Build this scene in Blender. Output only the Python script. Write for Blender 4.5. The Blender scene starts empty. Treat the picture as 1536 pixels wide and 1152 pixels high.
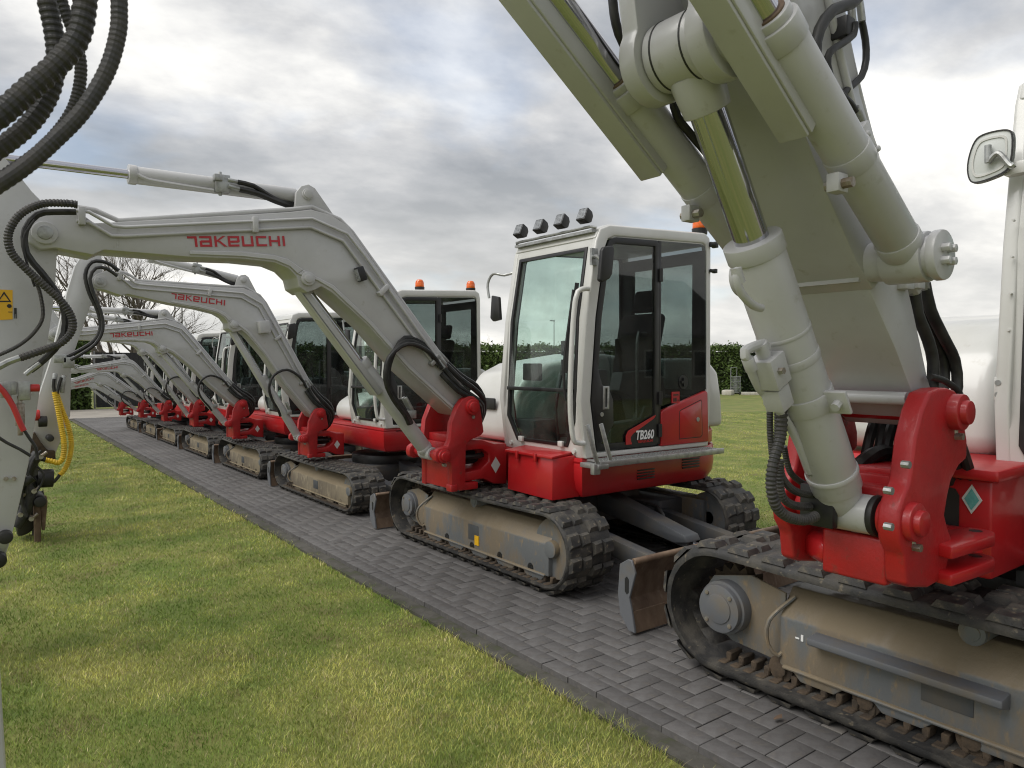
import bpy, bmesh, math, random
import numpy as np
from mathutils import Vector, Matrix, noise as mnoise

random.seed(7); rng = np.random.default_rng(7)
SC = bpy.context.scene
COL = SC.collection
R = math.radians

# ------------------------------------------------------------------ camera
F_PX, CAM_H = 1085.0, 1.57
YAW, PITCH = math.atan2(816, F_PX), math.atan2(31, F_PX)
cam_d = bpy.data.cameras.new('camera'); cam = bpy.data.objects.new('camera', cam_d); COL.objects.link(cam)
cam.location = (0, 0, CAM_H)
cam.rotation_euler = (R(90) - PITCH, 0, -YAW)
cam_d.sensor_width = 36; cam_d.lens = F_PX / 1536 * 36
cam_d.clip_start = 0.05; cam_d.clip_end = 800
cam_d.dof.use_dof = True; cam_d.dof.focus_distance = 5.0; cam_d.dof.aperture_fstop = 14
SC.camera = cam

# ------------------------------------------------------------------ world: overcast sky with broken cloud
SUN_EL, SUN_AZ = R(52), R(283)       # azimuth from +Y clockwise
w = bpy.data.worlds.new('World'); SC.world = w; w.use_nodes = True
nt = w.node_tree; nt.nodes.clear()
def N(t, **k):
    n = nt.nodes.new(t)
    for a, b in k.items(): setattr(n, a, b)
    return n
def Lk(a, b): nt.links.new(a, b)
def math_n(op, a, b=None):
    n = N('ShaderNodeMath', operation=op)
    for i, v in enumerate((a, b)):
        if v is None: continue
        if isinstance(v, (int, float)): n.inputs[i].default_value = v
        else: Lk(v, n.inputs[i])
    return n.outputs[0]
out = N('ShaderNodeOutputWorld'); tc = N('ShaderNodeTexCoord')
sky = N('ShaderNodeTexSky', sky_type='NISHITA', sun_disc=False, sun_elevation=SUN_EL, sun_rotation=SUN_AZ)
bg_sky = N('ShaderNodeBackground'); bg_sky.inputs[1].default_value = 0.11
Lk(sky.outputs[0], bg_sky.inputs[0])
sep = N('ShaderNodeSeparateXYZ'); Lk(tc.outputs['Generated'], sep.inputs[0])
zc = math_n('MAXIMUM', sep.outputs[2], 0.0)
den = math_n('ADD', zc, 0.22)
cx_ = math_n('DIVIDE', sep.outputs[0], den); cy_ = math_n('DIVIDE', sep.outputs[1], den)
comb = N('ShaderNodeCombineXYZ'); Lk(cx_, comb.inputs[0]); Lk(cy_, comb.inputs[1]); comb.inputs[2].default_value = 3.7
msk = N('ShaderNodeMapping'); msk.inputs['Rotation'].default_value = (0, 0, YAW); msk.inputs['Scale'].default_value = (.78, 1.0, 1)
def noise_n(scale, det, rough, vec, dist=0.0):
    n = N('ShaderNodeTexNoise'); n.inputs['Scale'].default_value = scale; n.inputs['Detail'].default_value = det
    n.inputs['Roughness'].default_value = rough; n.inputs['Distortion'].default_value = dist; Lk(vec, n.inputs['Vector']); return n.outputs['Fac']
def ramp(fac, stops):
    n = N('ShaderNodeValToRGB'); e = n.color_ramp.elements
    while len(e) < len(stops): e.new(0.5)
    for i, (p, c) in enumerate(stops): e[i].position = p; e[i].color = (*c, 1) if len(c) == 3 else c
    Lk(fac, n.inputs[0]); return n.outputs[0]
Lk(comb.outputs[0], msk.inputs[0])
n1 = noise_n(1.05, 9, 0.50, msk.outputs[0], 0.15)
n2 = noise_n(3.1, 8, 0.58, msk.outputs[0], 0.1)
cl = math_n('ADD', math_n('MULTIPLY', n1, 0.72), math_n('MULTIPLY', n2, 0.28))
shade = ramp(cl, [(0.38, (0.20, 0.22, 0.25)), (0.455, (0.31, 0.325, 0.35)), (0.52, (0.46, 0.465, 0.475)), (0.58, (0.66, 0.655, 0.64)), (0.63, (0.84, 0.82, 0.775))])
mp = N('ShaderNodeMapping'); mp.inputs['Location'].default_value = (5.2, 1.3, 0); Lk(comb.outputs[0], mp.inputs[0])
n3 = noise_n(1.1, 5, 0.5, mp.outputs[0], 0.2)
mask = ramp(n3, [(0.36, (0.66, 0.66, 0.66)), (0.46, (1, 1, 1))])
hz = ramp(sep.outputs[2], [(0.0, (1, 1, 1)), (0.10, (0.75, 0.75, 0.75)), (0.3, (0, 0, 0))])
mixh = N('ShaderNodeMixRGB'); Lk(math_n('MULTIPLY', hz, 0.46), mixh.inputs[0]); Lk(shade, mixh.inputs[1]); mixh.inputs[2].default_value = (0.87, 0.84, 0.76, 1)
bg_c = N('ShaderNodeBackground'); Lk(mixh.outputs[0], bg_c.inputs[0]); bg_c.inputs[1].default_value = .88
mx = N('ShaderNodeMixShader'); Lk(math_n('MAXIMUM', mask, hz), mx.inputs[0]); Lk(bg_sky.outputs[0], mx.inputs[1]); Lk(bg_c.outputs[0], mx.inputs[2])
Lk(mx.outputs[0], out.inputs[0])

# ------------------------------------------------------------------ sun (soft, behind cloud) and exposure
sl = bpy.data.lights.new('sun', 'SUN'); sl.energy = 1.5; sl.angle = R(45); sl.color = (1, 0.97, 0.93)
so = bpy.data.objects.new('sun', sl); COL.objects.link(so)
sd = Vector((math.sin(SUN_AZ) * math.cos(SUN_EL), math.cos(SUN_AZ) * math.cos(SUN_EL), math.sin(SUN_EL)))
so.rotation_euler = sd.to_track_quat('Z', 'Y').to_euler(); so.location = (0, 0, 30)
vs = SC.view_settings; vs.view_transform = 'Standard'; vs.look = 'None'; vs.exposure = 0.76; vs.gamma = 1.0; vs.use_curve_mapping = False
SC.cycles.max_bounces = 7; SC.cycles.transparent_max_bounces = 12; SC.cycles.use_denoising = True; SC.cycles.filter_width = 1.1

# ------------------------------------------------------------------ measuring: where a sight line of the survey photo meets a plane of the site
_f0 = np.array([math.sin(YAW), math.cos(YAW), 0]); _rt = np.array([math.cos(YAW), -math.sin(YAW), 0])
_fw = _f0 * math.cos(PITCH) - np.array([0, 0, 1]) * math.sin(PITCH); _up = np.cross(_rt, _fw); _C = np.array([0, 0, CAM_H])
def at(x, y, X=None, Y=None, Z=None):
    r = _fw + _rt * (x - 768) / F_PX + _up * (576 - y) / F_PX
    t = (X - _C[0]) / r[0] if X is not None else (Y - _C[1]) / r[1] if Y is not None else (Z - _C[2]) / r[2]
    return _C + r * t

# ------------------------------------------------------------------ materials
MAT = {}
def pm(name, c1, c2=None, scale=4.0, rough=0.5, rough2=None, metal=0.0, bump=0.0, bscale=60.0, lo=0.42, hi=0.62, coat=0.0,
       stretch=(1, 1, 1), c3=None, lo3=0.55, hi3=0.7, scale3=9.0, rnd=0.0, spec=0.5, attr=None, det=6, settle=None):
    m = bpy.data.materials.new(name); m.use_nodes = True; t = m.node_tree; ns = t.nodes; b = ns['Principled BSDF']
    b.inputs['Roughness'].default_value = rough; b.inputs['Metallic'].default_value = metal
    b.inputs['Coat Weight'].default_value = coat; b.inputs['Coat Roughness'].default_value = 0.12
    b.inputs['Specular IOR Level'].default_value = spec
    tcn = ns.new('ShaderNodeTexCoord'); mpn = ns.new('ShaderNodeMapping'); t.links.new(tcn.outputs['Object'], mpn.inputs[0]); mpn.inputs['Scale'].default_value = stretch
    def nz(s, d=det):
        n = ns.new('ShaderNodeTexNoise'); n.inputs['Scale'].default_value = s; n.inputs['Detail'].default_value = d; n.inputs['Roughness'].default_value = 0.6
        t.links.new(mpn.outputs[0], n.inputs['Vector']); return n.outputs['Fac']
    def rp(f, a, bb):
        n = ns.new('ShaderNodeMapRange'); n.inputs[1].default_value = a; n.inputs[2].default_value = bb; t.links.new(f, n.inputs[0]); return n.outputs[0]
    def mix(f, a, bb):
        n = ns.new('ShaderNodeMixRGB'); t.links.new(f, n.inputs[0])
        for i, v in ((1, a), (2, bb)):
            if isinstance(v, tuple): n.inputs[i].default_value = (*v, 1)
            else: t.links.new(v, n.inputs[i])
        return n.outputs[0]
    colr = c1
    if attr:
        an = ns.new('ShaderNodeAttribute'); an.attribute_name = attr; colr = an.outputs['Color']
    if c2 is not None:
        f = rp(nz(scale), lo, hi); colr = mix(f, colr, c2)
        if rough2 is not None:
            n = ns.new('ShaderNodeMapRange'); n.inputs[3].default_value = rough; n.inputs[4].default_value = rough2; t.links.new(f, n.inputs[0]); t.links.new(n.outputs[0], b.inputs['Roughness'])
    if c3 is not None: colr = mix(rp(nz(scale3), lo3, hi3), colr, c3)
    if rnd:
        oi = ns.new('ShaderNodeObjectInfo'); h = ns.new('ShaderNodeHueSaturation'); r_ = ns.new('ShaderNodeMapRange')
        r_.inputs[3].default_value = 1 - rnd; r_.inputs[4].default_value = 1 + rnd; t.links.new(oi.outputs['Random'], r_.inputs[0]); t.links.new(r_.outputs[0], h.inputs['Value'])
        if isinstance(colr, tuple): h.inputs['Color'].default_value = (*colr, 1)
        else: t.links.new(colr, h.inputs['Color'])
        colr = h.outputs[0]
    if settle:
        ge = ns.new('ShaderNodeNewGeometry'); sx = ns.new('ShaderNodeSeparateXYZ'); t.links.new(ge.outputs['Normal'], sx.inputs[0])
        ad = ns.new('ShaderNodeMath'); ad.operation = 'ADD'; t.links.new(sx.outputs[2], ad.inputs[0]); t.links.new(nz(scale * 2.2), ad.inputs[1])
        colr = mix(rp(ad.outputs[0], .72, 1.05), colr, settle)
    if isinstance(colr, tuple): b.inputs['Base Color'].default_value = (*colr, 1)
    else: t.links.new(colr, b.inputs['Base Color'])
    if bump:
        bn = ns.new('ShaderNodeBump'); bn.inputs['Strength'].default_value = bump; bn.inputs['Distance'].default_value = 0.004; t.links.new(nz(bscale, 4), bn.inputs['Height']); t.links.new(bn.outputs[0], b.inputs['Normal'])
    MAT[name] = m; return m
def glass(name, tint, ior=1.5, base=0.0):
    m = bpy.data.materials.new(name); m.use_nodes = True; t = m.node_tree; t.nodes.clear()
    o = t.nodes.new('ShaderNodeOutputMaterial'); tr = t.nodes.new('ShaderNodeBsdfTransparent'); tr.inputs[0].default_value = (*tint, 1)
    gl = t.nodes.new('ShaderNodeBsdfGlossy'); gl.inputs['Roughness'].default_value = 0.02
    fr = t.nodes.new('ShaderNodeFresnel'); geo = t.nodes.new('ShaderNodeNewGeometry'); mad = t.nodes.new('ShaderNodeMapRange'); mad.inputs[3].default_value = ior; mad.inputs[4].default_value = 1 / ior; t.links.new(geo.outputs['Backfacing'], mad.inputs[0]); t.links.new(mad.outputs[0], fr.inputs[0]); mxs = t.nodes.new('ShaderNodeMixShader')
    t.links.new(fr.outputs[0], mxs.inputs[0]); t.links.new(tr.outputs[0], mxs.inputs[1]); t.links.new(gl.outputs[0], mxs.inputs[2])
    tcg = t.nodes.new('ShaderNodeTexCoord'); ng = t.nodes.new('ShaderNodeTexNoise'); ng.inputs['Scale'].default_value = 5; ng.inputs['Detail'].default_value = 10; t.links.new(tcg.outputs['Object'], ng.inputs['Vector'])
    mr_ = t.nodes.new('ShaderNodeMapRange'); mr_.inputs[1].default_value = .42; mr_.inputs[2].default_value = .75; mr_.inputs[3].default_value = .01; mr_.inputs[4].default_value = .08; t.links.new(ng.outputs['Fac'], mr_.inputs[0])
    df = t.nodes.new('ShaderNodeBsdfDiffuse'); df.inputs[0].default_value = (.30, .29, .26, 1); mx2 = t.nodes.new('ShaderNodeMixShader'); t.links.new(mr_.outputs[0], mx2.inputs[0]); t.links.new(mxs.outputs[0], mx2.inputs[1]); t.links.new(df.outputs[0], mx2.inputs[2]); t.links.new(mx2.outputs[0], o.inputs[0])
    MAT[name] = m; return m
BEIGE = pm('beige_paint', (.49, .488, .488), (.445, .442, .438), 3.0, .32, .46, coat=.25, c3=(.34, .325, .28), lo3=.62, hi3=.80, scale3=19, bump=.04, bscale=120, det=9)
WHITE = pm('white_paint', (.62, .615, .59), (.57, .565, .53), 2.5, .28, .38, coat=.4, c3=(.48, .46, .41), lo3=.63, hi3=.82, scale3=15, det=9)
RED = pm('red_paint', (.43, .011, .014), (.37, .012, .015), 3.0, .34, .48, coat=.3, c3=(.22, .04, .032), lo3=.64, hi3=.82, scale3=16)
REDCAST = pm('red_cast_paint', (.42, .012, .015), (.34, .014, .016), 6.0, .42, .58, coat=.12, bump=.30, bscale=85, c3=(.19, .045, .035), lo3=.60, hi3=.78, scale3=22, det=10)
RUBBER = pm('track_rubber', (.026, .0255, .025), (.085, .077, .064), 9.0, .6, .85, bump=.7, bscale=75, lo=.42, hi=.68, c3=(.21, .175, .12), lo3=.61, hi3=.74, scale3=24, det=9)
MUDFRAME = pm('muddy_grey_steel', (.135, .142, .145), (.185, .15, .105), 4.0, .45, .85, bump=.5, bscale=70, lo=.47, hi=.585, stretch=(1, 1, .45), c3=(.25, .185, .11), lo3=.57, hi3=.70, scale3=26, det=12, settle=(.20, .16, .105))
MUD = pm('dried_mud', (.085, .06, .038), (.045, .034, .024), 12, .92, bump=.8, bscale=70)
GREYST = pm('dark_grey_steel', (.065, .07, .076), (.10, .09, .075), 4, .5, .75, bump=.15, bscale=50, c3=(.16, .12, .08), lo3=.66, hi3=.8)
HUBGREY = pm('hub_grey', (.12, .125, .135), (.15, .125, .09), 5, .45, .7, lo=.5, hi=.75)
BLADE = pm('rusty_blade_steel', (.19, .13, .085), (.10, .062, .04), 5, .55, .8, metal=.15, bump=.3, bscale=35, stretch=(1, 1, .5), c3=(.30, .23, .17), lo3=.58, hi3=.74)
BLACK = pm('black_plastic', (.012, .012, .013), (.022, .021, .02), 8, .4, .55)
DARKIN = pm('cab_interior', (.028, .029, .031), (.042, .042, .043), 6, .6)
SEATM = pm('seat_fabric', (.03, .03, .034), None, rough=.85, bump=.3, bscale=200)
GREYIN = pm('grey_console', (.16, .17, .17), (.13, .14, .14), 5, .55)
HOSE = pm('hose_rubber', (.012, .012, .012), (.03, .029, .027), 20, .45, .6)
HOSEG = pm('hose_guard', (.035, .034, .033), (.06, .055, .05), 25, .5, .65)
CHROME = pm('chrome_rod', (.52, .52, .56), None, rough=.13, metal=1.0)
GALV = pm('galvanised_steel', (.42, .43, .42), (.30, .30, .29), 18, .38, .55, metal=.7)
BOLT = pm('bolt_steel', (.38, .36, .32), (.25, .2, .15), 30, .4, .6, metal=.7)
ORANGE = pm('orange_lens', (.75, .13, .01), None, rough=.2, coat=.5)
YELLOW = pm('yellow_plastic', (.72, .47, .02), (.55, .36, .03), 9, .5)
YELLOWST = pm('yellow_sticker', (.75, .42, .01), None, rough=.4)
INK = pm('black_print', (.015, .015, .015), None, rough=.5)
TEAL = pm('teal_sticker', (.10, .35, .33), (.16, .42, .40), 60, .4)
PALEST = pm('pale_sticker', (.6, .62, .6), None, rough=.45)
LOGORED = pm('logo_red', (.46, .012, .022), None, rough=.38, coat=.2)
DECALW = pm('decal_white', (.8, .8, .79), None, rough=.4)
REDHOSE = pm('red_hose', (.48, .03, .03), None, rough=.45)
LENS = pm('lamp_lens', (.45, .46, .46), (.25, .25, .25), 60, .15, metal=.6)
MIRRORB = pm('mirror_glass', (.75, .76, .76), None, rough=.03, metal=1.0)
GLASS = glass('clear_tinted_glass', (.90, .965, .94))
GLASSD = glass('dark_tinted_glass', (.46, .49, .49), 1.5)
PAVER = pm('paver_concrete', (.115, .110, .107), (.087, .082, .079), 14, .55, .72, bump=.35, bscale=170, rnd=.13, c3=(.17, .15, .125), lo3=.57, hi3=.8, scale3=11, det=10)
PAVERJ = pm('paver_concrete_far', (.122, .116, .112), (.092, .087, .084), 1.4, .52, .68, bump=.2, bscale=90, c3=(.15, .135, .115), lo3=.6, hi3=.8, scale3=4)
SAND = pm('joint_sand', (.014, .012, .010), (.03, .026, .02), 20, .95)
HAUNCH = pm('concrete_haunch', (.085, .08, .068), (.05, .047, .036), 9, .9, bump=.6, bscale=60, c3=(.06, .07, .03), lo3=.55, hi3=.7)
YARDM = pm('yard_paving_glare', (.33, .30, .26), (.27, .245, .21), 1.2, .75, bump=.2)  # far paving; sky glare at a low angle is put into this pale beige
LAWNM = pm('lawn_soil', (.12, .155, .03), (.20, .20, .055), 1.3, .95, bump=.8, bscale=120, c3=(.14, .11, .045), lo3=.54, hi3=.72, scale3=3.1)
GRASSM = pm('grass_blade', (.1, .14, .02), None, rough=.55, attr='tint', spec=.25)
LEAFM = pm('hedge_leaf', (.04, .07, .018), None, rough=.5, attr='tint', spec=.3)
BARK = pm('bark', (.13, .11, .09), (.09, .076, .062), 8, .9)
TWIG = pm('pale_twig', (.26, .22, .16), (.2, .16, .11), 8, .9)
SHEDM = pm('dark_stained_timber', (.012, .013, .014), (.02, .02, .02), 6, .7)
POSTM = pm('grey_post', (.22, .22, .22), None, rough=.5)
STONE = pm('pale_stone', (.5, .48, .42), (.4, .37, .31), 7, .8)
WIRE = pm('galvanised_wire', (.4, .41, .42), None, rough=.4, metal=.6)
BRICKW = pm('pale_render', (.32, .29, .26), (.27, .245, .22), 3, .85)
TILE = pm('dark_roof_tiles', (.04, .036, .036), (.06, .05, .048), 6, .7)

# ------------------------------------------------------------------ mesh building
class MB:
    def __init__(s): s.bm = bmesh.new()
    def _rot(s, vs, rot, c):
        if rot is not None: bmesh.ops.rotate(s.bm, verts=vs, cent=Vector(c), matrix=rot)
    def box(s, c, d, rot=None):
        r = bmesh.ops.create_cube(s.bm, size=1.0); vs = r['verts']
        bmesh.ops.scale(s.bm, vec=Vector(d), verts=vs); bmesh.ops.translate(s.bm, vec=Vector(c), verts=vs); s._rot(vs, rot, c); return s
    def lohi(s, lo, hi): return s.box([(a + b) / 2 for a, b in zip(lo, hi)], [abs(b - a) for a, b in zip(lo, hi)])
    def bar(s, p0, p1, wd, ht, up=(0, 0, 1)):
        p0, p1 = Vector(p0), Vector(p1); d = p1 - p0; L = d.length; d.normalize()
        sd_ = d.cross(Vector(up)); sd_.normalize(); u = sd_.cross(d)
        M = Matrix((sd_, d, u)).transposed()
        r = bmesh.ops.create_cube(s.bm, size=1.0); vs = r['verts']; bmesh.ops.scale(s.bm, vec=Vector((wd, L, ht)), verts=vs)
        bmesh.ops.transform(s.bm, matrix=Matrix.Translation((p0 + p1) / 2) @ M.to_4x4(), verts=vs); return s
    def prism(s, pts, a, b, axis='y'):
        def mk(p, t): return {'y': (p[0], t, p[1]), 'x': (t, p[0], p[1]), 'z': (p[0], p[1], t)}[axis]
        A = [s.bm.verts.new(mk(p, a)) for p in pts]; B = [s.bm.verts.new(mk(p, b)) for p in pts]; n = len(pts)
        s.bm.faces.new(A); s.bm.faces.new(B[::-1])
        for i in range(n): s.bm.faces.new((A[i], B[i], B[(i + 1) % n], A[(i + 1) % n]))
        return s
    def ring3(s, outer, inner, off):
        o = Vector(off); n = len(outer)
        a = [s.bm.verts.new(p) for p in outer]; b = [s.bm.verts.new(p) for p in inner]
        c = [s.bm.verts.new(Vector(p) + o) for p in outer]; d = [s.bm.verts.new(Vector(p) + o) for p in inner]
        for i in range(n):
            j = (i + 1) % n
            for q in ((a[i], a[j], b[j], b[i]), (c[i], d[i], d[j], c[j]), (a[i], c[i], c[j], a[j]), (b[i], b[j], d[j], d[i])): s.bm.faces.new(q)
        return s
    def sheet(s, pts, off):
        o = Vector(off); A = [s.bm.verts.new(p) for p in pts]; B = [s.bm.verts.new(Vector(p) + o) for p in pts]; n = len(pts)
        s.bm.faces.new(A); s.bm.faces.new(B[::-1])
        for i in range(n): s.bm.faces.new((A[i], B[i], B[(i + 1) % n], A[(i + 1) % n]))
        return s
    def cyl(s, p0, p1, r0, r1=None, n=20, caps=True):
        r1 = r0 if r1 is None else r1; p0, p1 = Vector(p0), Vector(p1); d = (p1 - p0).normalized()
        q = Vector((0, 0, 1)).rotation_difference(d).to_matrix()
        A, B = [], []
        for i in range(n):
            v = q @ Vector((math.cos(2 * math.pi * i / n), math.sin(2 * math.pi * i / n), 0))
            A.append(s.bm.verts.new(p0 + v * r0)); B.append(s.bm.verts.new(p1 + v * r1))
        for i in range(n): s.bm.faces.new((A[i], A[(i + 1) % n], B[(i + 1) % n], B[i]))
        if caps: s.bm.faces.new(A[::-1]); s.bm.faces.new(B)
        return s
    def tube(s, pts, r, n=8, smooth=True, step=None, rib=None, caps=True):
        P = [Vector(p) for p in pts]
        if smooth and len(P) > 2:
            Q = []
            for i in range(len(P) - 1):
                a, b, c, d = P[max(i - 1, 0)], P[i], P[i + 1], P[min(i + 2, len(P) - 1)]
                k = max(2, int((c - b).length / step)) if step else 6
                for j in range(k):
                    t = j / k; Q.append(.5 * ((2 * b) + (c - a) * t + (2 * a - 5 * b + 4 * c - d) * t * t + (3 * b - a - 3 * c + d) * t ** 3))
            Q.append(P[-1]); P = Q
        T0 = (P[1] - P[0]).normalized(); u = T0.orthogonal().normalized(); prev = T0; rows = []
        for i, p in enumerate(P):
            T = (P[min(i + 1, len(P) - 1)] - P[max(i - 1, 0)]).normalized()
            u = prev.rotation_difference(T) @ u; u = (u - T * u.dot(T)).normalized(); v = T.cross(u); prev = T
            rr = r[i] if isinstance(r, list) else r
            if rib: rr = r * (1.0 if (i % 4) in (0, 1) else rib)
            rows.append([s.bm.verts.new(p + (u * math.cos(2 * math.pi * k / n) + v * math.sin(2 * math.pi * k / n)) * rr) for k in range(n)])
        for i in range(len(rows) - 1):
            for k in range(n): s.bm.faces.new((rows[i][k], rows[i][(k + 1) % n], rows[i + 1][(k + 1) % n], rows[i + 1][k]))
        if caps: s.bm.faces.new(rows[0][::-1]); s.bm.faces.new(rows[-1])
        return s
    def mesh(s, name, mat, bevel=0.0, seg=2, sharp=38):
        bmesh.ops.recalc_face_normals(s.bm, faces=s.bm.faces)
        if bevel:
            es = [e for e in s.bm.edges if len(e.link_faces) == 2 and e.calc_face_angle(0) > R(28)]
            bmesh.ops.bevel(s.bm, geom=es, offset=bevel, offset_type='OFFSET', segments=seg, affect='EDGES', clamp_overlap=True, profile=.5)
        me = bpy.data.meshes.new(name); s.bm.to_mesh(me); s.bm.free(); me.materials.append(mat)
        me.polygons.foreach_set('use_smooth', [True] * len(me.polygons)); me.set_sharp_from_angle(angle=R(sharp)); return me
CACHE = {}
def link(name, me, parent=None, M=None):
    o = bpy.data.objects.new(name, me); COL.objects.link(o)
    if parent is not None: o.parent = parent
    if M is not None: o.matrix_local = M
    return o
def part(name, mb, mat, parent=None, M=None, bevel=0.0, seg=2, key=None, sharp=38):
    """mb: MB or a function returning one (used once per key, then the mesh is shared)"""
    if key and key in CACHE: me = CACHE[key]
    else:
        b = mb() if callable(mb) else mb
        me = b.mesh(name, mat, bevel, seg, sharp)
        if key: CACHE[key] = me
    return link(name, me, parent, M)
def thing(name, label, cat, loc=(0, 0, 0), group=None):
    o = bpy.data.objects.new(name, None); COL.objects.link(o); o.location = loc; o.empty_display_size = .2; o['label'] = label; o['category'] = cat
    if group: o['group'] = group
    return o
def tag(o, label=None, cat=None, group=None, kind=None):
    for k, v in (('label', label), ('category', cat), ('group', group), ('kind', kind)):
        if v: o[k] = v
    return o
def inset(P, d):
    n = len(P); A = sum(P[i][0] * P[(i + 1) % n][1] - P[(i + 1) % n][0] * P[i][1] for i in range(n)); sg = 1 if A > 0 else -1; o = []
    for i in range(n):
        a, b, c = Vector(P[i - 1]), Vector(P[i]), Vector(P[(i + 1) % n])
        e1 = (b - a).normalized(); e2 = (c - b).normalized(); n1_ = Vector((-e1.y, e1.x)) * sg; n2_ = Vector((-e2.y, e2.x)) * sg
        m = n1_ + n2_; m = m / max(m.length_squared, .3) * 2; o.append(tuple(b + m * d))
    return o
def fast_mesh(name, V, Fc, mat, tint=None):
    """V (n,3), Fc (m,k) arrays"""
    me = bpy.data.meshes.new(name); m, k = Fc.shape
    me.vertices.add(len(V)); me.vertices.foreach_set('co', np.ascontiguousarray(V, dtype=np.float32).ravel())
    me.loops.add(m * k); me.loops.foreach_set('vertex_index', Fc.astype(np.int32).ravel())
    me.polygons.add(m); me.polygons.foreach_set('loop_start', np.arange(0, m * k, k, dtype=np.int32))
    me.update(calc_edges=True)
    if tint is not None:
        a = me.color_attributes.new('tint', 'FLOAT_COLOR', 'POINT'); a.data.foreach_set('color', np.c_[tint, np.ones(len(tint))].astype(np.float32).ravel())
    me.materials.append(mat); return me

# ================================================================== SETTING
KX0, KX1, SX1 = 2.37, 2.478, 6.05      # kerb, strip right edge
def flat(name, x0, x1, y0, y1, z, mat, depth=.3):
    return tag(part(name, MB().lohi((x0, y0, z - depth), (x1, y1, z)), mat), kind='structure')
LZ = -.050
flat('lawn', -400, 400, -400, 700, LZ, LAWNM, .5)
flat('haunch_strip', 2.27, 2.40, -3, 24, -.030, HAUNCH, .1)
pav = flat('pavement', KX0 + .01, SX1, -3.5, 24.0, -.012, SAND, .12)
flat('yard', -6, 30, 24.01, 28.4, -.006, YARDM, .12)
# --- herringbone pavers
S_ = .1015
def paver_mb(x0, x1, y0, y1, zt, mb=None, ch=.004):
    mb = mb or MB(); g = .0021
    lo = [(x0 + g, y0 + g), (x1 - g, y0 + g), (x1 - g, y1 - g), (x0 + g, y1 - g)]
    hi = [(x0 + g + ch, y0 + g + ch), (x1 - g - ch, y0 + g + ch), (x1 - g - ch, y1 - g - ch), (x0 + g + ch, y1 - g - ch)]
    b = [mb.bm.verts.new((*p, zt - .05)) for p in lo]; m = [mb.bm.verts.new((*p, zt - .003)) for p in lo]; t = [mb.bm.verts.new((*p, zt)) for p in hi]
    for i in range(4):
        j = (i + 1) % 4; mb.bm.faces.new((b[i], b[j], m[j], m[i])); mb.bm.faces.new((m[i], m[j], t[j], t[i]))
    mb.bm.faces.new(t); return mb
def visible(x, y):
    v = np.array([x, y, 0]) - _C; d = v @ _fw
    if d < .5: return False
    u = v @ _rt / d * F_PX; q = v @ _up / d * F_PX
    return abs(u) < 800 and -600 < q
pavers = []
nx = int((SX1 - KX1) / S_) + 2; ny = int(27.4 / S_)
for i in range(-1, nx):
    for j in range(0, ny):
        k = (i - j) % 4
        x0 = KX1 - .5 * S_ + i * S_; y0 = -3.4 + j * S_
        if k == 0: bb = (x0, x0 + 2 * S_, y0, y0 + S_)
        elif k == 2: bb = (x0, x0 + S_, y0 - S_, y0 + S_)
        else: continue
        bb = (max(bb[0], KX1), min(bb[1], SX1 - .1), bb[2], bb[3])
        if bb[1] - bb[0] < .02: continue
        pavers.append(bb)
kerbs = [(KX0, KX1, y, y + .203) for y in np.arange(-3.4, 23.9, .203)]
def under(x, y): return 3.0 < x < 5.2
pv = [(b, math.hypot((b[0] + b[1]) / 2, (b[2] + b[3]) / 2)) for b in pavers]
cand = sorted([p for p in pv if visible((p[0][0] + p[0][1]) / 2, (p[0][2] + p[0][3]) / 2) and (p[0][1] < 3.12 or 2.5 < p[0][2] < 3.7)], key=lambda p: p[1])[:295]
single = {p[0] for p in cand}
SHAPES = {}
def paver_obj(bb, name, zt, tilt=.004):
    cx, cy = (bb[0] + bb[1]) / 2, (bb[2] + bb[3]) / 2; w_, h_ = round(bb[1] - bb[0], 3), round(bb[3] - bb[2], 3)
    if (w_, h_) not in SHAPES: SHAPES[(w_, h_)] = paver_mb(-w_ / 2, w_ / 2, -h_ / 2, h_ / 2, 0).mesh(name, PAVER)
    o = link(name, SHAPES[(w_, h_)], pav); o.location = (cx, cy, zt + random.uniform(-.0015, .0015)); o.rotation_euler = (random.uniform(-tilt, tilt), random.uniform(-tilt, tilt), random.uniform(-.006, .006)); return o
for b in sorted(single): paver_obj(b, 'paver', 0.0)
mb = MB()
for b in pavers:
    if b not in single: paver_mb(*b, random.uniform(-.0015, .0012), mb)
tag(part('paver_field', mb, PAVERJ, pav), kind='stuff')
for b in kerbs:
    k_o = paver_obj(b, 'kerb_block', .002, .008); k_o.location.x += random.uniform(-.004, .003)
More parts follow.
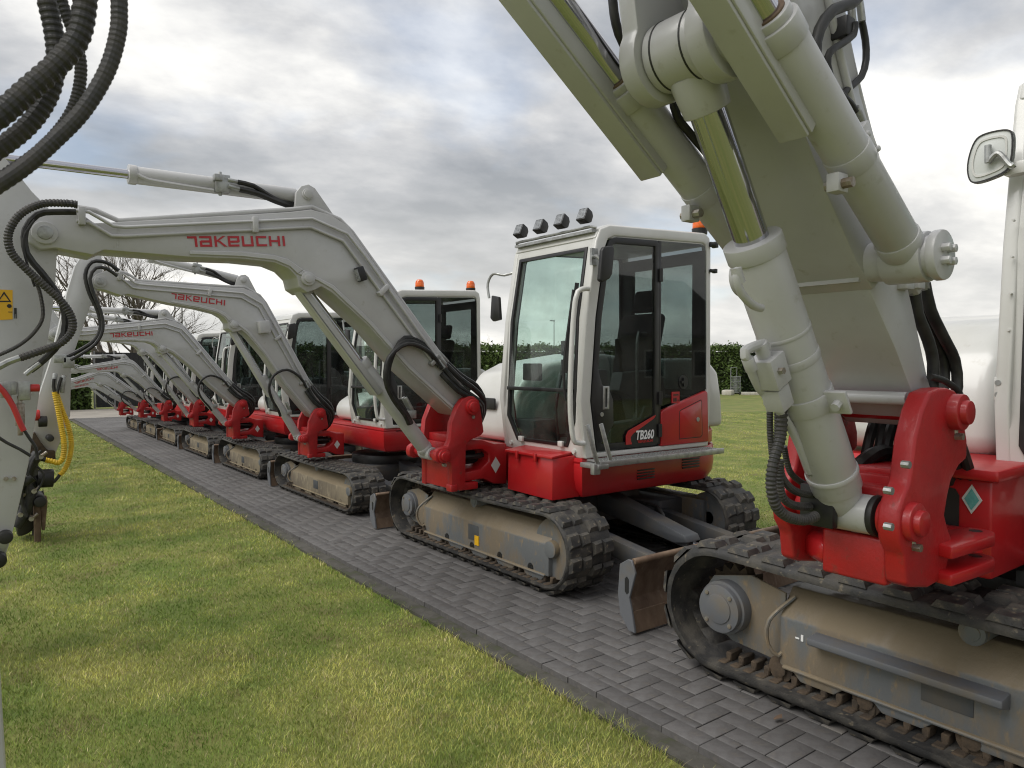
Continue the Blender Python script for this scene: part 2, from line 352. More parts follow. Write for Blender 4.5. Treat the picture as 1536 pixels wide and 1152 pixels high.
# --- grass
def lawn_tint(x, y, n):
    a = np.array([mnoise.fractal((px * .55, py * .55, 1.2), 1.0, 2.0, 3) for px, py in zip(x, y)])
    c = np.array([mnoise.fractal((px * 2.6, py * 2.6, 5.2), 1.0, 2.0, 3) for px, py in zip(x, y)])
    t = np.clip(.46 + a * .8 + c * .7 + rng.normal(0, .22, n), 0, 1)[:, None]
    g = np.array([[.175, .275, .042]]); yl = np.array([[.47, .46, .125]]); st = np.array([[.60, .50, .28]])
    col = g * (1 - t) + yl * t
    s = (rng.random(n) < np.clip(.05 + .16 * (t[:, 0] - .3), 0.02, .3))[:, None]
    col = np.where(s, st * rng.uniform(.6, 1.1, (n, 1)), col)
    return col * rng.uniform(.6, 1.35, (n, 1)) * (1 + .35 * c[:, None]), a
def grass(n, dmin, dmax, seed):
    r_ = np.random.default_rng(seed); uu = r_.random(n)
    d = (dmin ** .22 + uu * (dmax ** .22 - dmin ** .22)) ** (1 / .22); u = r_.uniform(-900, 880, n) / F_PX
    x = d * math.sin(YAW) + u * d * math.cos(YAW); y = d * math.cos(YAW) - u * d * math.sin(YAW)
    edge = 2.272 + .035 * np.sin(y * 9.1) * np.sin(y * 3.3 + 1) + .022 * np.sin(y * 23) + .015 * np.sin(y * 61)
    k = ((x < edge) | ((x > SX1 + .02))) & (y < 23.9) & (y > -2)
    return d[k], x[k], y[k]
d, x, y = grass(900000, 2.2, 24, 3)
n = len(x); tint, av = lawn_tint(x, y, n)
h = (rng.uniform(.012, .029, n) * (1 + .35 * av)) * np.where(np.abs(x - 2.26) < .05, rng.uniform(1.0, 2.0, n), 1.0) * np.where(x > 3, .8, 1.0); wd = .0010 * (d / 3) ** .75 * rng.uniform(.7, 1.5, n)
ang = rng.uniform(0, 2 * np.pi, n); lean = rng.uniform(.2, 1.15, n) * h; la = rng.uniform(0, 2 * np.pi, n)
bx, by = np.cos(ang) * wd, np.sin(ang) * wd; lx, ly = np.cos(la) * lean, np.sin(la) * lean; z0 = np.full(n, LZ - .004)
V = np.empty((n, 5, 3)); V[:, 0] = np.c_[x - bx, y - by, z0]; V[:, 1] = np.c_[x + bx, y + by, z0]
V[:, 2] = np.c_[x + bx * .8 + lx * .4, y + by * .8 + ly * .4, z0 + h * .62]; V[:, 3] = np.c_[x - bx * .8 + lx * .4, y - by * .8 + ly * .4, z0 + h * .62]; V[:, 4] = np.c_[x + lx, y + ly, z0 + h]
b0 = np.arange(n)[:, None] * 5
Fc = np.concatenate([b0 + np.array([[0, 1, 2]]), b0 + np.array([[0, 2, 3]]), b0 + np.array([[3, 2, 4]])])
tag(link('grass', fast_mesh('grass', V.reshape(-1, 3), Fc, GRASSM, np.repeat(tint, 5, axis=0))), 'short green and straw coloured lawn grass beside the paved strip', 'grass', kind='stuff')

# --- hedges
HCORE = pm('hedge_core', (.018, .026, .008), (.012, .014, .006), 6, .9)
def hedge(p0, p1, hgt, dep, n, tint, label, leaf=.09):
    p0, p1 = Vector((*p0, LZ)), Vector((*p1, LZ)); d = p1 - p0; L = d.length; d.normalize(); sdv = Vector((-d.y, d.x, 0))
    r = thing('hedge', label, 'hedge', p0)
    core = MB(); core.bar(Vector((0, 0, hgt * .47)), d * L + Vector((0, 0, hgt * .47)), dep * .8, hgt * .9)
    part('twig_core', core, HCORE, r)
    t = rng.uniform(0, L, n); a = rng.random(n); face = rng.random(n)
    s_ = np.where(face < .45, -dep / 2, np.where(face < .6, dep / 2, rng.uniform(-dep / 2, dep / 2, n)))
    z = np.where(face < .6, rng.uniform(.02, hgt, n), hgt); bump = np.array([mnoise.noise((tt * 1.7, zz * 1.7, 3.)) for tt, zz in zip(t, z)]) * .11
    s_ = s_ + np.sign(s_) * (bump + rng.normal(0, .045, n)); z = z + np.where(face >= .6, bump * 1.3 + rng.normal(0, .07, n) + (rng.random(n) < .06) * rng.uniform(0, .28, n), 0)
    c = np.outer(t, np.array(d)) + np.outer(s_, np.array(sdv)); c[:, 2] = z
    q1 = rng.normal(size=(n, 3)); q1 /= np.linalg.norm(q1, axis=1)[:, None]; q2 = np.cross(q1, rng.normal(size=(n, 3))); q2 /= np.linalg.norm(q2, axis=1)[:, None]
    sz = rng.uniform(.6, 1.3, (n, 1)) * leaf
    V = np.stack([c - q1 * sz, c + q2 * sz * .45, c + q1 * sz, c - q2 * sz * .45], 1).reshape(-1, 3); Fc = np.arange(n)[:, None] * 4 + np.array([[0, 1, 2, 3]])
    tt = np.array([tint]) * rng.uniform(.5, 1.5, (n, 1)) * (1 + .4 * bump[:, None] / .11)
    tag(link('foliage', fast_mesh('foliage', V, Fc, LEAFM, np.repeat(tt, 4, axis=0)), r), kind='stuff'); return r
def dr(d, r): return (d * math.sin(YAW) + r * math.cos(YAW), d * math.cos(YAW) - r * math.sin(YAW))
hedge(dr(38.2, -14), dr(38.8, 12.1), 2.42, 1.3, 42000, (.075, .115, .028), 'clipped green hedge across the far lawn, seen either side of the nearest cab')
hedge(dr(39.8, 12.0), dr(50, 70), 2.4, 1.3, 70000, (.040, .066, .020), 'darker clipped hedge set back behind the wire trolley, right of the lighter hedge')
hedge((-25, 28.9), (3.35, 28.9), 2.35, 1.0, 80000, (.06, .095, .022), 'dense laurel hedge at the far end of the paved strip', .085)
# --- dark timber gate beside the far hedge
g = thing('timber_gate', 'dark stained timber gate with pale posts at the far end of the strip', 'gate', (3.5, 28.8, 0))
for k in range(24): part('board', lambda: MB().lohi((0, 0, .03), (.145, .03, 1.95)), SHEDM, g, Matrix.Translation((.05 + k * .15, 0, 0)), key='gate_board')
for xx in (.0, .62, 1.9, 3.66): part('post', lambda: MB().lohi((-.03, -.06, 0), (.03, 0, 2.0)), POSTM, g, Matrix.Translation((xx, 0, 0)), key='gate_post', bevel=.005)
# --- bare trees
def bare_tree(loc, stems, hgt, mat, label, sd_, spread=.5, r0=.13, depth=5):
    rr = random.Random(sd_); mb = MB(); mt = MB()
    def grow(p, dv, L, r, lev, tgt):
        pts = [p]; cur = p; dd = dv.copy()
        for i in range(3):
            dd = (dd + Vector((rr.gauss(0, .13), rr.gauss(0, .13), rr.gauss(.05, .08)))).normalized(); cur = cur + dd * L / 3; pts.append(cur)
        rad = [r * (1 - .45 * i / 3) for i in range(4)]
        tgt.tube(pts, rad, n=5 if lev > 1 else 3, smooth=False, caps=False)
        if lev == 0: return
        for i in range(rr.choice((2, 3, 3, 4))):
            ax = Vector((rr.gauss(0, 1), rr.gauss(0, 1), rr.gauss(0, .4))).normalized()
            nd = (dd * 1.0 + ax * rr.uniform(.35, .85)).normalized()
            grow(pts[rr.choice((1, 2, 3, 3))], nd, L * rr.uniform(.55, .8), r * .52, lev - 1, mb if lev < depth - 0 else mt)
    for i in range(stems):
        a = 2 * math.pi * i / stems + rr.uniform(-.3, .3)
        grow(Vector((math.cos(a) * .2, math.sin(a) * .2, 0)), Vector((math.cos(a) * spread, math.sin(a) * spread, 1)).normalized(), hgt * .34, r0, depth, mt)
    t = thing('bare_tree', label, 'tree', loc); part('trunk', mt, mat, t, sharp=60); part('branches', mb, mat, t, sharp=60); return t
bare_tree((5.6, 37, LZ), 7, 8.4, BARK, 'big bare winter tree with fanned stems behind the far excavator booms', 5, .42, .17, 6)
bare_tree((2.6, 41, LZ), 5, 7.0, BARK, 'bare twiggy tree at the far left, half hidden by the nearest grey arm', 11, .5, .13, 6)
bare_tree((*dr(47, -1.6), LZ), 5, 4.4, TWIG, 'small pale bare tree above the hedge, left of the nearest cab', 3, .6, .07, 4)
bare_tree((*dr(56, 13.2), LZ), 4, 4.4, TWIG, 'thin bare treetop showing over the hedge right of the nearest cab', 21, .6, .06, 4)
# --- street lamps
for (px, dd, hh, lab) in ((831, 60, 6.2, 'distant street lamp seen through the windscreen of the TB260'), (274, 52, 6.0, 'far lamp column rising behind the second boom')):
    q = at(px, 545, Y=dd); s = thing('street_lamp', lab, 'street lamp', (q[0], q[1], LZ))
    part('column', MB().cyl((0, 0, 0), (0, 0, hh), .07, .04, 8), POSTM, s); part('lantern', MB().box((-.25, 0, hh + .02), (.6, .18, .1)), POSTM, s)
# --- wire trolley and stone by the far hedge
q = dr(37.2, 11.5); t = thing('wire_trolley', 'small wire cage trolley standing against the far hedge', 'trolley', (q[0], q[1], LZ))
for k in range(9): part('bar', lambda: MB().cyl((0, 0, .1), (0, 0, .95), .012, n=6), WIRE, t, Matrix.Translation((.8 * k / 8 - .4, 0, 0)), key='trolley_bar')
for k in range(4): part('rail', lambda: MB().cyl((-.4, 0, 0), (.4, 0, 0), .014, n=6), WIRE, t, Matrix.Translation((0, 0, .12 + k * .27)), key='trolley_rail')
part('handle', MB().tube([(-.4, 0, .95), (-.4, 0, 1.4), (.1, 0, 1.4), (.1, 0, .95)], .014, 6, smooth=False), WIRE, t)
for sx in (-.35, .35): part('wheel', lambda: MB().cyl((0, -.03, .08), (0, .03, .08), .08, n=12), BLACK, t, Matrix.Translation((sx, 0, 0)), key='trolley_wheel')
q = dr(36.8, 11.0); tag(part('stone', MB().box((q[0], q[1], .08), (.7, .5, .28), Matrix.Rotation(.4, 3, 'Z')), STONE, bevel=.06), 'pale stone lying by the wheels of the wire trolley', 'stone')
q = dr(36.8, 13.0); tag(part('timber_beam', MB().box((q[0], q[1], .03), (2.6, .2, .16), Matrix.Rotation(-YAW - .03, 3, 'Z')), STONE, bevel=.02), 'long pale beam lying on the grass right of the wire trolley', 'beam')

# ================================================================== EXCAVATOR PIECES (x to the rear, y along the row, z up; centre of slew at the origin)
def track_path(hl, Rr, zc, n=14, sag=.015, topn=10):
    P = []
    for i in range(n + 1): a = -math.pi / 2 + math.pi * i / n; P.append((hl + Rr * math.cos(a), zc + Rr * math.sin(a)))
    for i in range(1, topn): t = i / topn; P.append((hl - 2 * hl * t, zc + Rr - sag * math.sin(math.pi * t) - .0 * t))
    for i in range(n + 1): a = math.pi / 2 + math.pi * i / n; P.append((-hl + Rr * math.cos(a), zc + Rr * math.sin(a)))
    for i in range(1, topn): t = i / topn; P.append((-hl + 2 * hl * t, zc - Rr))
    return P
def resample(P, n):
    Q = P + [P[0]]; seg = [math.dist(Q[i], Q[i + 1]) for i in range(len(P))]; T = sum(seg); o = []; i = 0; acc = 0
    for k in range(n):
        s = T * k / n
        while acc + seg[i] < s: acc += seg[i]; i += 1
        t = (s - acc) / seg[i]; a, b = Q[i], Q[i + 1]
        dx, dz = (b[0] - a[0]) / seg[i], (b[1] - a[1]) / seg[i]
        o.append((a[0] + (b[0] - a[0]) * t, a[1] + (b[1] - a[1]) * t, dx, dz))
    return o
MUDPALE = pm('pale_mud_on_steel', (.24, .20, .135), (.15, .125, .09), 4.5, .75, .9, bump=.4, bscale=55, stretch=(1, 1, .4), c3=(.33, .28, .19), lo3=.55, hi3=.72, scale3=13, settle=(.22, .175, .11))
MAT_FM = dict(MUDFRAME=MUDFRAME, MUDPALE=MUDPALE)
def belt_mb(x0, x1, hl, Rr, zc, th=.028, nres=150):
    mb = MB(); P = resample(track_path(hl, Rr, zc), nres); rows = []
    w_ = x1 - x0
    prof = [(x0, -th * .6), (x0 + .010, -.008), (x0 + .026, 0), (x1 - .026, 0), (x1 - .010, -.008), (x1, -th * .6), (x1, -th), (x0 + w_ * .66, -th), (x0 + w_ * .60, -th - .03), (x0 + w_ * .40, -th - .03), (x0 + w_ * .34, -th), (x0, -th)]
    for i, (y, z, dy, dz) in enumerate(P):
        ny, nz_ = dz, -dy          # outward
        k = 1 if i % 3 else 0      # alternating inner guide blocks and outer side notches
        pr = [(a, (-th - .004 if (b < -th - .01 and not k) else (b + (.0 if k else -.004) if b > -th else b))) for a, b in prof]
        rows.append([mb.bm.verts.new((a, y + ny * b, z + nz_ * b)) for a, b in pr])
    m = len(prof)
    for i in range(len(rows)):
        A, B = rows[i], rows[(i + 1) % len(rows)]
        for k in range(m): mb.bm.faces.new((A[k], A[(k + 1) % m], B[(k + 1) % m], B[k]))
    return mb
def lug_mesh(key, lx, ly, hz):
    if key in CACHE: return CACHE[key]
    mb = MB(); z = [0, hz]; sk = .012
    for (xa, xb, ya, yb) in ((0, lx * .52, -ly / 2, ly / 2), (lx * .56, lx, -ly / 2 + .008, ly / 2 - .004)):
        A = [(xa, ya + sk * .6, -.004), (xb, ya, -.004), (xb, yb, -.004), (xa, yb + sk * .6, -.004)]
        B = [(xa + .012, ya + .017 + sk * .6, hz), (xb - .010, ya + .017, hz), (xb - .010, yb - .017, hz), (xa + .012, yb - .017 + sk * .6, hz)]
        a = [mb.bm.verts.new(p) for p in A]; b = [mb.bm.verts.new(p) for p in B]
        mb.bm.faces.new(b)
        for i in range(4): j = (i + 1) % 4; mb.bm.faces.new((a[i], a[j], b[j], b[i]))
    CACHE[key] = mb.mesh('tread_lug', RUBBER); return CACHE[key]
def crawler(parent, sgn, tr, M, lugs='single'):
    """sgn -1: the track on the camera's side"""
    w_, xo, hl, Rr, zc = tr['w'], tr['xo'], tr['hl'], tr['R'], tr['zc']; k_ = tr['key']
    x0, x1 = (-xo, -xo + w_) if sgn < 0 else (xo - w_, xo)
    t = part('crawler_track', lambda: belt_mb(x0, x1, hl, Rr, zc, tr['th']), RUBBER, parent, M, key=f'belt{k_}{sgn}')
    n = tr['n']; P = resample(track_path(hl, Rr, zc), n * 2); lw = w_ * .47; pitch = sum(math.dist(P[i][:2], P[(i + 1) % len(P)][:2]) for i in range(len(P))) / n
    lm = lug_mesh(f'lug{k_}', lw, pitch * .66, tr['lh'])
    mats = []
    for i, (y, z, dy, dz) in enumerate(P):
        lft = i % 2 == 0
        X = Vector((1, 0, 0)); D = Vector((0, dy, dz)); Nn = Vector((0, dz, -dy))
        if lft: m = Matrix((X, D, Nn)).transposed().to_4x4(); m.translation = Vector((x0 + .004, y, z))
        else: m = Matrix((-X, -D, Nn)).transposed().to_4x4(); m.translation = Vector((x1 - .004, y, z))
        mats.append(m)
    if lugs == 'single':
        for m in mats: link('tread_lug', lm, t, m)
    else:
        key = f'lugs{k_}{sgn}'
        if key not in CACHE:
            bm = bmesh.new()
            for m in mats:
                tmp = lm.copy(); tmp.transform(m); bm.from_mesh(tmp); bpy.data.meshes.remove(tmp)
            me = bpy.data.meshes.new('tread'); bm.to_mesh(me); bm.free(); me.materials.append(RUBBER); CACHE[key] = me
        tag(link('tread', CACHE[key], t), kind='stuff')
    # side frame, hub, rollers, idler; s points outward
    s = sgn; xf = xo - tr['ins']; xi = xo - w_ + .06
    def frame():
        mb = MB(); zb, zs, zt = tr['zb'], tr['zs'], tr['zt']
        pr = [(s * xf, zb), (s * xf, zs), (s * (xf - .10), zt), (s * xi, zt), (s * xi, zb)]
        ya, yb = -hl + .02, hl - Rr * .98
        mb.prism(pr, ya, yb, 'y')
        mb.lohi((s * (xf - .05), ya + .03, zb - .004), (s * (xf + .016), yb - .02, zb + .014))
        k = 5
        for i in range(k):
            yy = ya + (yb - ya) * (i + .5) / k
            mb.prism([(yy - .13, zb), (yy - .08, zb - .045), (yy + .08, zb - .045), (yy + .13, zb)], s * xf - s * .002, s * (xf - .03), 'x')
        return mb
    part('track_frame', frame, MAT_FM[tr['fm']], t, key=f'frame{k_}{s}', bevel=.010)
    def cover():
        return MB().lohi((s * (xf + .004), -.12 + .08 * tr['big'], tr['zb'] + .075), (s * (xf - .002), .02 + .13 * tr['big'], tr['zb'] + .195))
    part('inspection_cover', cover, GREYST, t, key=f'cover{k_}{s}', bevel=.002)
    hb = tr['hub']; xh = xo - .042
    def hub():
        mb = MB(); mb.cyl((s * (xh - .10), hl, zc), (s * (xh + .0), hl, zc), hb, n=32); mb.cyl((s * (xh - .2), hl, zc), (s * (xh - .03), hl, zc), hb * 1.12, n=32)
        mb.cyl((s * xh, hl, zc), (s * (xh + .006), hl, zc), hb * .62, n=28)
        return mb
    part('drive_hub', hub, HUBGREY, t, key=f'hub{k_}{s}', bevel=.006)
    for i in range(4):
        a = math.pi / 4 + i * math.pi / 2
        part('hub_bolt', lambda: MB().cyl((0, 0, 0), (s * .006, 0, 0), .011, n=8), BOLT, t, Matrix.Translation((s * xh, hl + hb * .82 * math.cos(a), zc + hb * .82 * math.sin(a))), key=f'hbolt{k_}{s}')
    def sprocket():
        mb = MB(); xm = s * (xo - w_ / 2); r1 = Rr - .085 - .03 * tr['big']; m = 19; pts = []
        for i in range(m * 2): a = math.pi * i / m; rr_ = r1 if i % 2 else r1 - .035; pts.append((hl + rr_ * math.cos(a), zc + rr_ * math.sin(a)))
        mb.prism(pts, xm - .03, xm + .03, 'x'); return mb
    part('motor_mount', lambda: MB().prism([(hl - Rr, zc - Rr * .62), (hl - .02, zc - Rr * .55), (hl + Rr * .42, zc - Rr * .3), (hl + Rr * .48, zc + .05), (hl + Rr * .3, zc + Rr * .42), (hl - Rr * .4, zc + Rr * .58), (hl - Rr, zc + Rr * .45)], s * (xf - .05), s * (xf - .035), 'x'), MUDFRAME, t, key=f'mm{k_}{s}', bevel=.004)
    part('sprocket', sprocket, MUD, t, key=f'spr{k_}{s}')
    part('idler_wheel', lambda: MB().cyl((s * (xo - w_ * .75), -hl, zc), (s * (xo - w_ * .25), -hl, zc), Rr - .06, n=28).cyl((s * (xo - w_ * .75), -hl, zc), (s * (xo - w_ * .14), -hl, zc), .06, n=16), MUDFRAME, t, key=f'idl{k_}{s}', bevel=.008)
    for i in range(5):
        yy = -hl * .78 + hl * 1.5 * i / 4
        part('bottom_roller', lambda: MB().cyl((s * (xf - .015), 0, 0), (s * (xi - .04), 0, 0), .062, n=16).cyl((s * (xf - .002), 0, 0), (s * xf, 0, 0), .035, n=12), MUD, t, Matrix.Translation((0, yy, zc - Rr + .1)), key=f'rol{k_}{s}', bevel=.006)
    part('carrier_roller', lambda: MB().cyl((s * (xf - .02), -.02, tr['zt'] + .03), (s * (xi + .02), -.02, tr['zt'] + .03), .05, n=18).cyl((s * (xf - .015), -.02, tr['zt'] + .03), (s * (xf - .03), -.02, tr['zt'] + .03), .032, n=14), MUDFRAME, t, key=f'car{k_}{s}', bevel=.006)
    def links():
        mb = MB(); y = -hl
        while y < hl: mb.box((s * (xf - .055), y, zc - Rr + tr['th'] + .022), (.10, .030, .045)); mb.box((s * (xf + .012), y + .01, zc - Rr + tr['th'] + .001), (.055, .045, .012)); y += .072
        return mb
    tag(part('inner_links', links, MUD, t, key=f'lnk{k_}{s}', bevel=.005, seg=1), kind='stuff')
    def loop():
        mb = MB(); y1 = hl - Rr * .98
        mb.tube([(s * (xf - .06), y1 - .04, tr['zs'] + .09), (s * (xf + .04), y1 + .03, tr['zs'] - .02), (s * (xf + .04), y1 + .035, tr['zb'] + .10), (s * (xf + .01), y1 - .0, tr['zb'] + .05), (s * (xf - .03), y1 - .02, tr['zb'] + .09)], .010, 8, step=.03); return mb
    part('tie_down_loop', loop, MUDFRAME, t, key=f'loop{k_}{s}')
    return t
T2 = dict(key='B', w=.40, xo=1.03, hl=.99, R=.272, zc=.30, n=36, lh=.021, zb=.105, zs=.325, zt=.45, hub=.098, big=0, ins=.065, th=.034, fm='MUDFRAME')
T3 = dict(T2, key='C', fm='MUDPALE')
T1 = dict(key='A', w=.45, xo=1.10, hl=1.09, R=.315, zc=.345, n=34, lh=.023, zb=.150, zs=.385, zt=.51, hub=.118, big=1, ins=.095, th=.045, fm='MUDFRAME')

def undercarriage(parent, M, k, hl, xw, zc, by, bz):
    u = part('undercarriage', lambda: MB().lohi((-.5, -.45, .26), (.5, .45, .50)).prism([(-.7, -.75), (-.42, -.75), (-.25, -.3), (.25, -.3), (.42, -.75), (.7, -.75), (.7, .75), (.42, .75), (.25, .3), (-.25, .3), (-.42, .75), (-.7, .75)], .28, .44, 'z'), GREYST, parent, M, key='uc' + k, bevel=.02)
    part('slewing_ring', lambda: MB().cyl((0, 0, .49), (0, 0, .63), .42, n=40), BLACK, u, key='slew' + k, bevel=.01)
    def blade():
        mb = MB(); out = [(by - .02, bz), (by + .045, bz * .75), (by + .06, bz * .45), (by + .035, .16), (by - .015, .025)]
        inn = [(y + .028, z) for y, z in out][::-1]
        mb.prism(out + inn, -xw, xw, 'x'); mb.cyl((-xw, by - .002, bz), (xw, by - .002, bz), .02, n=12)
        return mb
    b = part('dozer_blade', blade, BLADE, parent, M, key='blade' + k, bevel=.003, seg=1)
    part('cutting_edge', lambda: MB().prism([(by - .022, .012), (by - .008, .012), (by + .026, .125), (by + .012, .13)], -xw, xw, 'x'), BLADE, b, key='cut' + k, bevel=.003, seg=1)
    def sidep(sx):
        o_ = [(by - .03, bz - .06), (by + .0, bz + .01), (by + .03, bz + .01), (by + .095, bz - .03), (by + .11, bz * .5), (by + .09, .10), (by + .02, .02), (by - .03, .02), (by - .0, .15), (by + .018, bz * .5)]
        return MB().prism(o_, sx * xw, sx * (xw + .016), 'x')
    for sx in (-1, 1):
        e = part('side_plate', lambda: sidep(sx), HUBGREY, b, key=f'bsp{k}{sx}', bevel=.003, seg=1)
        part('lifting_slot', lambda: MB().prism([(by + .035, bz - .09), (by + .05, bz - .105), (by + .05, bz - .18), (by + .035, bz - .195), (by + .02, bz - .18), (by + .02, bz - .105)], sx * (xw + .0165), sx * (xw + .018), 'x'), INK, b, key=f'bslot{k}{sx}')
        part('blade_arm', lambda: MB().prism([(-.55, .40), (-.55, .28), (by + .3, .14), (by + .06, .12), (by + .06, .25), (by + .3, .27)], sx * .50, sx * .40, 'x'), GREYST, u, key=f'barm{k}{sx}', bevel=.012)
    c = part('blade_cylinder', lambda: MB().cyl((.0, -.55, .42), (.0, by + .45, .28), .048, n=16), GREYST, parent, M, key='bcyl' + k)
    part('rod', lambda: MB().cyl((.0, by + .45, .28), (.0, by + .12, .23), .026, n=14).cyl((-.05, by + .10, .23), (.05, by + .10, .23), .045, n=14), CHROME, c, key='brod' + k)
    part('cylinder_guard', lambda: MB().prism([(-.50, .56), (-.52, .38), (by + .55, .275), (by + .42, .30), (by + .45, .345)], -.075, .075, 'x'), GREYST, u, key='bgrd' + k, bevel=.012)
    part('hose', lambda: MB().tube([(.1, -.3, .48), (.12, -.7, .47), (.11, -1.0, .46), (.06, -1.1, .38)], .014, 8, step=.06), HOSE, u, key='bhose' + k)
    return u

# cab ------------------------------------------------------------------
SIDE = [(-.60, .885), (-.655, 1.3), (-.60, 1.9), (-.505, 2.45), (-.465, 2.54), (-.37, 2.577), (.72, 2.632), (.775, 2.60), (.79, 2.52), (.80, 1.30), (.775, .885)]
SIDEI = [(-.495, .925), (-.555, 1.3), (-.505, 1.9), (-.42, 2.40), (-.385, 2.475), (-.32, 2.502), (.69, 2.55), (.725, 2.535), (.738, 2.49), (.752, 1.30), (.735, .925)]
def xf_(z):
    for (xa, za), (xb, zb) in zip(SIDE[:3], SIDE[1:4]):
        if z <= zb: return xa + (xb - xa) * (z - za) / (zb - za)
    return -.505 + (z - 2.45) * .3
YL, YR = -.95, .03
def P3(pts, y): return [(a, y, b) for a, b in pts]
DOOR = [(-.49, .935), (-.548, 1.3), (-.50, 1.9), (-.415, 2.39), (-.375, 2.468), (-.31, 2.493), (.125, 2.513), (.158, 2.49), (.158, .96), (.135, .935)]
def cab(parent, M, lights=False, beacon=False, quarter=True, mirrors=True):
    def shell():
        mb = MB()
        mb.ring3(P3(SIDE, YL), P3(SIDEI, YL), (0, .055, 0)); mb.ring3(P3(SIDE, YR - .055), P3(SIDEI, YR - .055), (0, .055, 0))
        return mb
    c = part('cab', shell, WHITE, parent, M, key='cabshell', bevel=.012, seg=3)
    part('roof', lambda: MB().prism([(-.505, 2.47), (-.468, 2.548), (-.37, 2.584), (.72, 2.639), (.783, 2.60), (.775, 2.535), (.68, 2.525), (-.33, 2.48)], YL + .012, YR - .012, 'y'), WHITE, c, key='cabroof', bevel=.015, seg=3)
    O = [(-.935, .885), (-.935, 1.3), (-.935, 1.9), (-.935, 2.50), (.015, 2.50), (.015, 1.9), (.015, 1.3), (.015, .885)]
    I = [(-.76, .955), (-.868, 1.15), (-.868, 1.9), (-.862, 2.415), (-.055, 2.415), (-.052, 1.9), (-.052, 1.15), (-.15, .955)]
    def fr(pts, dx=0): return [(xf_(z) + dx, y, z) for y, z in pts]
    part('front_frame', lambda: MB().ring3(fr(O, .004), fr(I, .004), (.05, 0, 0)), WHITE, c, key='cabfront', bevel=.008)
    I2 = inset(I, .028)
    part('windscreen_seal', lambda: MB().ring3(fr(I, -.004), fr(I2, -.004), (.03, 0, 0)), BLACK, c, key='cabseal', bevel=.004)
    up = [(-.842, 1.385), (-.842, 1.9), (-.836, 2.392), (-.079, 2.392), (-.077, 1.9), (-.077, 1.385)]
    lo = [(-.75, .978), (-.842, 1.16), (-.842, 1.36), (-.077, 1.36), (-.077, 1.16), (-.16, .978)]
    part('upper_windscreen', lambda: MB().sheet([(xf_(z) + .010, y, z) for y, z in ((-.842, 1.385), (-.842, 1.9), (-.077, 1.9), (-.077, 1.385))], (.004, 0, 0)).sheet([(xf_(z) + .010, y, z) for y, z in ((-.842, 1.9001), (-.836, 2.392), (-.079, 2.392), (-.077, 1.9001))], (.004, 0, 0)), GLASS, c, key='cabwsu', sharp=80)
    part('lower_windscreen', lambda: MB().sheet([(xf_(1.0) - .02 + .010, y, z) if False else (-.625 + .012, y, z) for y, z in lo], (.004, 0, 0)), GLASS, c, key='cabwsl')
    part('windscreen_bar', lambda: MB().lohi((-.652, -.85, 1.358), (-.625, -.068, 1.386)), BLACK, c, key='cabbar', bevel=.004)
    part('wiper', lambda: MB().tube([(-.665, -.80, 1.30), (-.672, -.79, 1.55), (-.625, -.84, 2.1)], .012, 6, step=.1).bar((-.668, -.80, 1.5), (-.60, -.85, 2.15), .012, .03), BLACK, c, key='cabwip')
    # right and rear glazing, near side door and rear quarter
    RI = inset(SIDEI, .03)
    part('side_seal', lambda: MB().ring3(P3(SIDEI, YR - .025), P3(RI, YR - .025), (0, .02, 0)), BLACK, c, key='cabsealr')
    part('side_window', lambda: MB().prism(RI, YR - .018, YR - .013, 'y'), GLASS, c, key='cabwinr')
    ro = [(-.93, 1.02), (-.93, 2.5), (.01, 2.5), (.01, 1.02)]
    ri = [(-.80, 1.35), (-.80, 2.40), (-.12, 2.40), (-.12, 1.35)]
    part('rear_frame', lambda: MB().ring3([(.775, y, z) for y, z in ro], [(.775, y, z) for y, z in ri], (-.04, 0, 0)), DARKIN, c, key='cabrear', bevel=.006)
    part('rear_window', lambda: MB().prism(ri, .755, .76, 'x'), GLASS, c, key='cabwinb')
    dr_ = part('door', lambda: MB().ring3(P3(DOOR, YL - .004), P3(inset(DOOR, .045), YL - .004), (0, .035, 0)), BLACK, parent, M, key='cabdoor', bevel=.006)
    part('door_window', lambda: MB().prism(inset(DOOR, .04), YL + .008, YL + .013, 'y'), GLASSD, dr_, key='cabdwin')
    part('lock_panel', lambda: MB().prism([(-.488, .99), (-.545, 1.3), (-.522, 1.62), (-.45, 1.42), (-.37, 1.37), (-.335, 1.30), (-.33, 1.12), (-.39, 1.05), (-.45, .99)], YL - .008, YL + .02, 'y'), BLACK, dr_, key='cablock', bevel=.008)
    part('handle', lambda: MB().ring3(P3([(-.445, 1.235), (-.445, 1.405), (-.385, 1.405), (-.385, 1.235)], YL - .016), P3([(-.425, 1.252), (-.425, 1.388), (-.405, 1.388), (-.405, 1.252)], YL - .016), (0, .012, 0)), GALV, dr_, key='cabhand', bevel=.003)
    part('key_lock', lambda: MB().cyl((-.455, YL - .014, 1.20), (-.455, YL, 1.20), .016, n=14), GALV, dr_, key='cabkey')
    W = [(.178, 1.23 if quarter else .96), (.178, 2.515), (.67, 2.54), (.715, 2.525), (.727, 2.48), (.745, 1.36 if quarter else .97)]
    part('quarter_window', lambda: MB().prism(W, YL + .004, YL + .009, 'y'), GLASSD, c, key='cabqw' + str(quarter))
    part('door_pillar', lambda: MB().lohi((.150, YL - .002, .94), (.185, YL + .05, 2.515)), BLACK, c, key='cabpil', bevel=.004)
    for zz in (1.30, 2.25, 1.05): part('hinge', lambda: MB().cyl((.168, YL - .012, -.05), (.168, YL - .012, .05), .016, n=10), BLACK, c, Matrix.Translation((0, 0, zz)), key='cabhinge')
